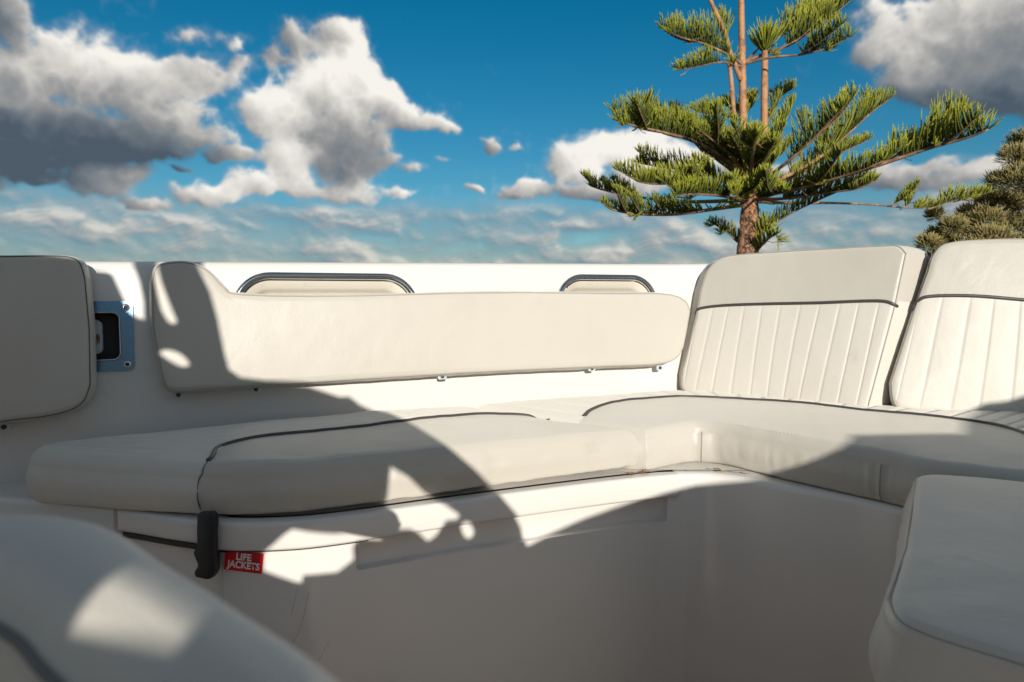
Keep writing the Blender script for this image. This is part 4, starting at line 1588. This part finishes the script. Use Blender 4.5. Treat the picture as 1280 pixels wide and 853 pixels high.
# (points (px, py, dy), f0, finger length, children, radius)
BR = [
    ([(928, 80, 0), (905, 66, -.2), (880, 55, -.4), (855, 48, -.6), (829, 38, -.8)], .25, .46, 2, .028),
    ([(926, 83, 0), (900, 78, -.5), (870, 84, -.9), (843, 88, -1.2)], .45, .26, 0, .018),
    ([(908, 60, .1), (904, 45, .2), (903, 30, .3), (905, 20, .3)], .15, .36, 0, .02),
    ([(930, 78, 0), (960, 66, .3), (990, 55, .5), (1020, 35, .8), (1050, 12, 1.0), (1078, -12, 1.2)], .40, .50, 3, .030),
    ([(930, 80, 0), (965, 72, -.3), (1005, 68, -.6), (1040, 58, -.8), (1070, 42, -1.0)], .62, .40, 1, .024),
    ([(930, 80, 0), (955, 55, .6), (985, 40, 1.0), (1008, 18, 1.4), (1020, -10, 1.6)], .50, .42, 1, .022),
    # small whorls between the tiers
    ([(930, 150, 0), (915, 138, .3), (903, 128, .5)], .3, .26, 0, .015), ([(930, 150, 0), (938, 130, .8), (941, 118, 1.2)], .3, .26, 0, .015),
    ([(930, 152, 0), (900, 142, -.3), (880, 142, -.6), (862, 134, -.8)], .40, .26, 0, .016),
    ([(955, 160, 0), (965, 140, .3), (978, 120, .5), (996, 108, .8)], .35, .28, 0, .016),
    ([(940, 200, 0), (965, 170, .2), (985, 145, .4), (992, 120, .6)], .30, .30, 0, .018), ([(1000, 205, 0), (1005, 165, -.1), (998, 142, -.2)], .70, .26, 0, .012),
    # main tier left
    ([(938, 232, 0), (905, 200, -.4), (870, 178, -.8), (830, 166, -1.2), (795, 158, -1.6), (760, 148, -1.9)], .22, .46, 4, .042),
    ([(938, 235, 0), (900, 195, .6), (865, 170, 1.1), (830, 150, 1.5), (800, 138, 1.8)], .30, .44, 3, .036),
    ([(936, 240, 0), (895, 222, .2), (855, 212, .4), (820, 208, .6), (788, 202, .8)], .25, .34, 2, .034),
    ([(936, 246, 0), (890, 236, -.8), (850, 230, -1.4), (815, 230, -1.9), (791, 226, -2.3)], .45, .34, 2, .034),
    ([(934, 250, 0), (890, 252, .3), (840, 252, .6), (795, 246, .8), (755, 238, 1.0), (730, 230, 1.2)], .72, .26, 3, .040),
    ([(932, 256, 0), (890, 262, -.6), (845, 268, -1.0), (800, 268, -1.4), (765, 262, -1.8), (748, 250, -2.0)], .40, .26, 4, .036),
    ([(934, 252, 0), (900, 245, -1.2), (865, 243, -1.9), (838, 245, -2.4)], .40, .32, 2, .03),
    ([(934, 225, 0), (915, 195, -1.0), (890, 175, -1.5), (870, 160, -1.9)], .2, .34, 2, .03), ([(934, 220, 0), (925, 190, -1.2), (912, 165, -1.8)], .25, .32, 1, .026),
    # main tier right
    ([(940, 240, 0), (980, 222, .3), (1020, 200, .5), (1055, 172, .8), (1090, 140, 1.1), (1127, 114, 1.4)], .50, .48, 2, .046),
    ([(940, 244, 0), (990, 232, -.4), (1045, 222, -.7), (1100, 206, -1.0), (1160, 186, -1.4), (1210, 172, -1.8), (1254, 154, -2.2)], .72, .52, 2, .050),
    ([(1120, 200, -1.1), (1145, 185, -1.2), (1163, 172, -1.2), (1190, 150, -1.3), (1214, 133, -1.4)], .45, .46, 0, .022),
    ([(1085, 210, -.9), (1110, 200, -.8), (1135, 188, -.7), (1160, 175, -.6)], .30, .40, 0, .022),
    ([(940, 238, 0), (975, 210, -.9), (1005, 185, -1.3), (1035, 155, -1.6), (1062, 126, -1.9)], .55, .42, 1, .036),
    ([(940, 240, 0), (985, 225, .9), (1030, 200, 1.4), (1065, 185, 1.8), (1095, 170, 2.1)], .40, .34, 2, .034),
    ([(942, 246, 0), (990, 238, -1.0), (1035, 226, -1.6), (1080, 212, -2.1), (1115, 196, -2.4)], .40, .36, 2, .036),
    ([(942, 252, 0), (990, 254, .5), (1040, 254, .9), (1090, 256, 1.2), (1135, 260, 1.5), (1190, 260, 1.8)], .93, .22, 0, .032),
    ([(1110, 258, 1.3), (1125, 252, 1.2), (1140, 240, 1.1), (1150, 226, 1.0)], .15, .22, 0, .016), ([(1125, 262, 1.2), (1136, 255, 1.2), (1142, 240, 1.2)], .2, .26, 0, .015),
    ([(1160, 262, 1.6), (1190, 252, 1.7), (1215, 246, 1.8), (1242, 240, 1.9)], .10, .30, 0, .018),
    ([(944, 250, 0), (985, 248, -.7), (1025, 242, -1.2), (1070, 236, -1.7), (1100, 222, -2.0)], .35, .30, 2, .030),
    ([(936, 316, .1), (950, 296, -.2), (980, 272, -.5), (1020, 252, -.8), (1075, 228, -1.2)], .02, .24, 0, .022),
    ([(936, 316, .1), (915, 296, .2), (900, 285, .3), (882, 275, .4)], .05, .24, 0, .018), ([(944, 318, -.1), (958, 302, -.5), (975, 290, -.8)], .05, .22, 0, .014), ([(940, 312, .2), (950, 285, .6), (958, 270, .8)], .05, .22, 0, .014),
    # towards and away from the camera
    ([(938, 240, 0), (940, 205, -1.4), (942, 180, -2.2), (948, 165, -2.8)], .3, .34, 2, .034), ([(938, 238, 0), (955, 200, -1.6), (970, 175, -2.4)], .4, .34, 1, .030),
    ([(940, 238, 0), (950, 215, 1.5), (965, 195, 2.6), (975, 180, 3.2)], .3, .32, 1, .030), ([(936, 236, 0), (915, 215, 1.6), (895, 200, 2.6), (880, 188, 3.3)], .3, .32, 2, .030),
    ([(936, 250, 0), (925, 245, -1.6), (915, 243, -2.5)], .4, .28, 1, .026), ([(942, 250, 0), (960, 246, -1.6), (985, 238, -2.5)], .4, .28, 1, .026),
]
for bi, (pts, f0, L, kids, r0) in enumerate(BR):
    P = spline([tp(x, y, d) for x, y, d in pts], 30)[:28]
    V, F = tube_geo(P, lambda f, r0=r0: r0 * (1 - .72 * f), 6)
    lf = Leaf()
    L *= 1.2
    f0 = max(.02, f0 - .06)
    comb(lf, P, f0, 1.0, L)
    for k in range(kids):
        fa = max(f0 - .1, .2) + (.9 - max(f0 - .1, .2)) * (k + rt.random() * .8) / max(1, kids)
        i = min(len(P) - 3, int(fa * len(P)))
        t = (P[i + 1] - P[i]).normalized()
        sd = t.cross(Vector((0, 0, 1))).normalized() * rt.choice((-1, 1))
        ln = rt.uniform(.55, 1.0)
        c1 = P[i] + (t * .8 + sd * .5 + Vector((0, 0, .15))) * ln * .5
        c2 = c1 + (t * .8 + sd * .35 + Vector((0, 0, .45))) * ln * .5
        C = spline([P[i], c1, c2], 12)
        tube_geo(C, lambda f, r0=r0: r0 * .45 * (1 - .6 * f), 5, False, V, F)
        comb(lf, C, .15, 1, L * .8)
    # a few fresh shoots near the trunk side and bare dead twigs
    for k in range(5):
        i = rt.randrange(3, 26)
        t = (P[i + 1] - P[i]).normalized()
        d = (t * .5 + Vector((rt.uniform(-1, 1), rt.uniform(-1, 1), rt.uniform(-.5, .6)))).normalized()
        tube_geo([P[i], P[i] + d * .14, P[i] + d * .24 + Vector((0, 0, .04))], .006, 3, False, V, F)
        if rt.random() < .5:
            for j in range(9):
                lf.finger(P[i] + d * .12 * rt.random(), d * .6 + Vector((rt.uniform(-.8, .8), rt.uniform(-.8, .8), rt.uniform(.1, .9))), Vector((0, 0, .5)), rt.uniform(.12, .22), .013, 10, .5, .5)
    br = mesh('branch', V, F, M['twig'], pine, True)
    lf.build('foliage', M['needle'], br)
# crown tuft on the side stem
lf = Leaf()
top = tp(956, 64, .05)
for k in range(90):
    a = rt.random() * 6.283
    e_ = rt.uniform(.15, 1.0)
    d = Vector((math.cos(a) * e_, math.sin(a) * e_, 1.0 - .35 * e_))
    lf.finger(top + Vector((0, 0, rt.uniform(-.05, .06))), d, Vector((0, 0, .8)) - Vector((math.cos(a), math.sin(a), 0)) * .2, rt.uniform(.38, .55), .013, 14, .5, .15)
lf.build('crown_tuft', M['needle'], pine)

# olive-green she-oak at the right edge
OD = 15.0
oak = thing('she_oak', 'bushy olive-brown feathery tree at the right edge beyond the fluted cushion', 'tree', (at(1420, 300, OD).x, OD, -2.6))
ox = at(1420, 300, OD).x
V, F = tube_geo(spline([Vector((ox, OD, -2.6)), Vector((ox + .1, OD, -.8)), at(1410, 330, OD), at(1400, 230, OD)], 30), lambda f: .24 - .16 * f, 12)
mesh('trunk', V, F, M['bark'], oak)
clumps = [(1280, 178, 20), (1268, 196, 18), (1290, 205, 26), (1250, 228, 18), (1272, 226, 24), (1300, 235, 30), (1235, 250, 18), (1255, 255, 24), (1285, 262, 30), (1212, 268, 16), (1232, 276, 22),
          (1262, 286, 26), (1190, 284, 15), (1210, 292, 20), (1240, 302, 26), (1172, 296, 14), (1160, 306, 12), (1185, 308, 18), (1215, 318, 24), (1280, 310, 30), (1168, 270, 8), (1180, 322, 22), (1250, 335, 30),
          (1310, 170, 28), (1330, 210, 34), (1340, 260, 36), (1330, 310, 36), (1370, 180, 34), (1390, 230, 38), (1390, 290, 38), (1420, 150, 32), (1440, 200, 38), (1450, 260, 40), (1440, 320, 40), (1500, 220, 40), (1500, 290, 40), (1230, 360, 36), (1300, 370, 40), (1380, 360, 42), (1470, 370, 42)]
for ci, (cx, cy, rr) in enumerate(clumps):
    c = at(cx, cy, OD + rt.uniform(-1.0, 1.0))
    R_ = rr / FPX * OD * 1.05
    root = Vector((ox, OD, c.z - .8 - .3 * abs(c.x - ox)))
    V, F = tube_geo(spline([root, root.lerp(c, .5) + Vector((0, 0, -.15)), c], 10), lambda f: .05 * (1 - .8 * f), 5)
    br = mesh('branch', V, F, M['twig'], oak)
    lf = Leaf()
    nb = int(140 + rr * 22)
    for k in range(nb):
        d = Vector((rt.gauss(0, 1), rt.gauss(0, 1), rt.gauss(.35, .8))).normalized()
        p = c + Vector((d.x, d.y, d.z * .75)) * R_ * rt.uniform(.25, .85)
        q = (d * .7 + Vector((rt.uniform(-.3, .3), rt.uniform(-.3, .3), rt.uniform(.2, .8)))).normalized()
        lf.finger(p, q, Vector((0, 0, .2)), rt.uniform(.09, .20), .0075, 6, .4, 0.0)
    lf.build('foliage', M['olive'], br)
#TREE_END
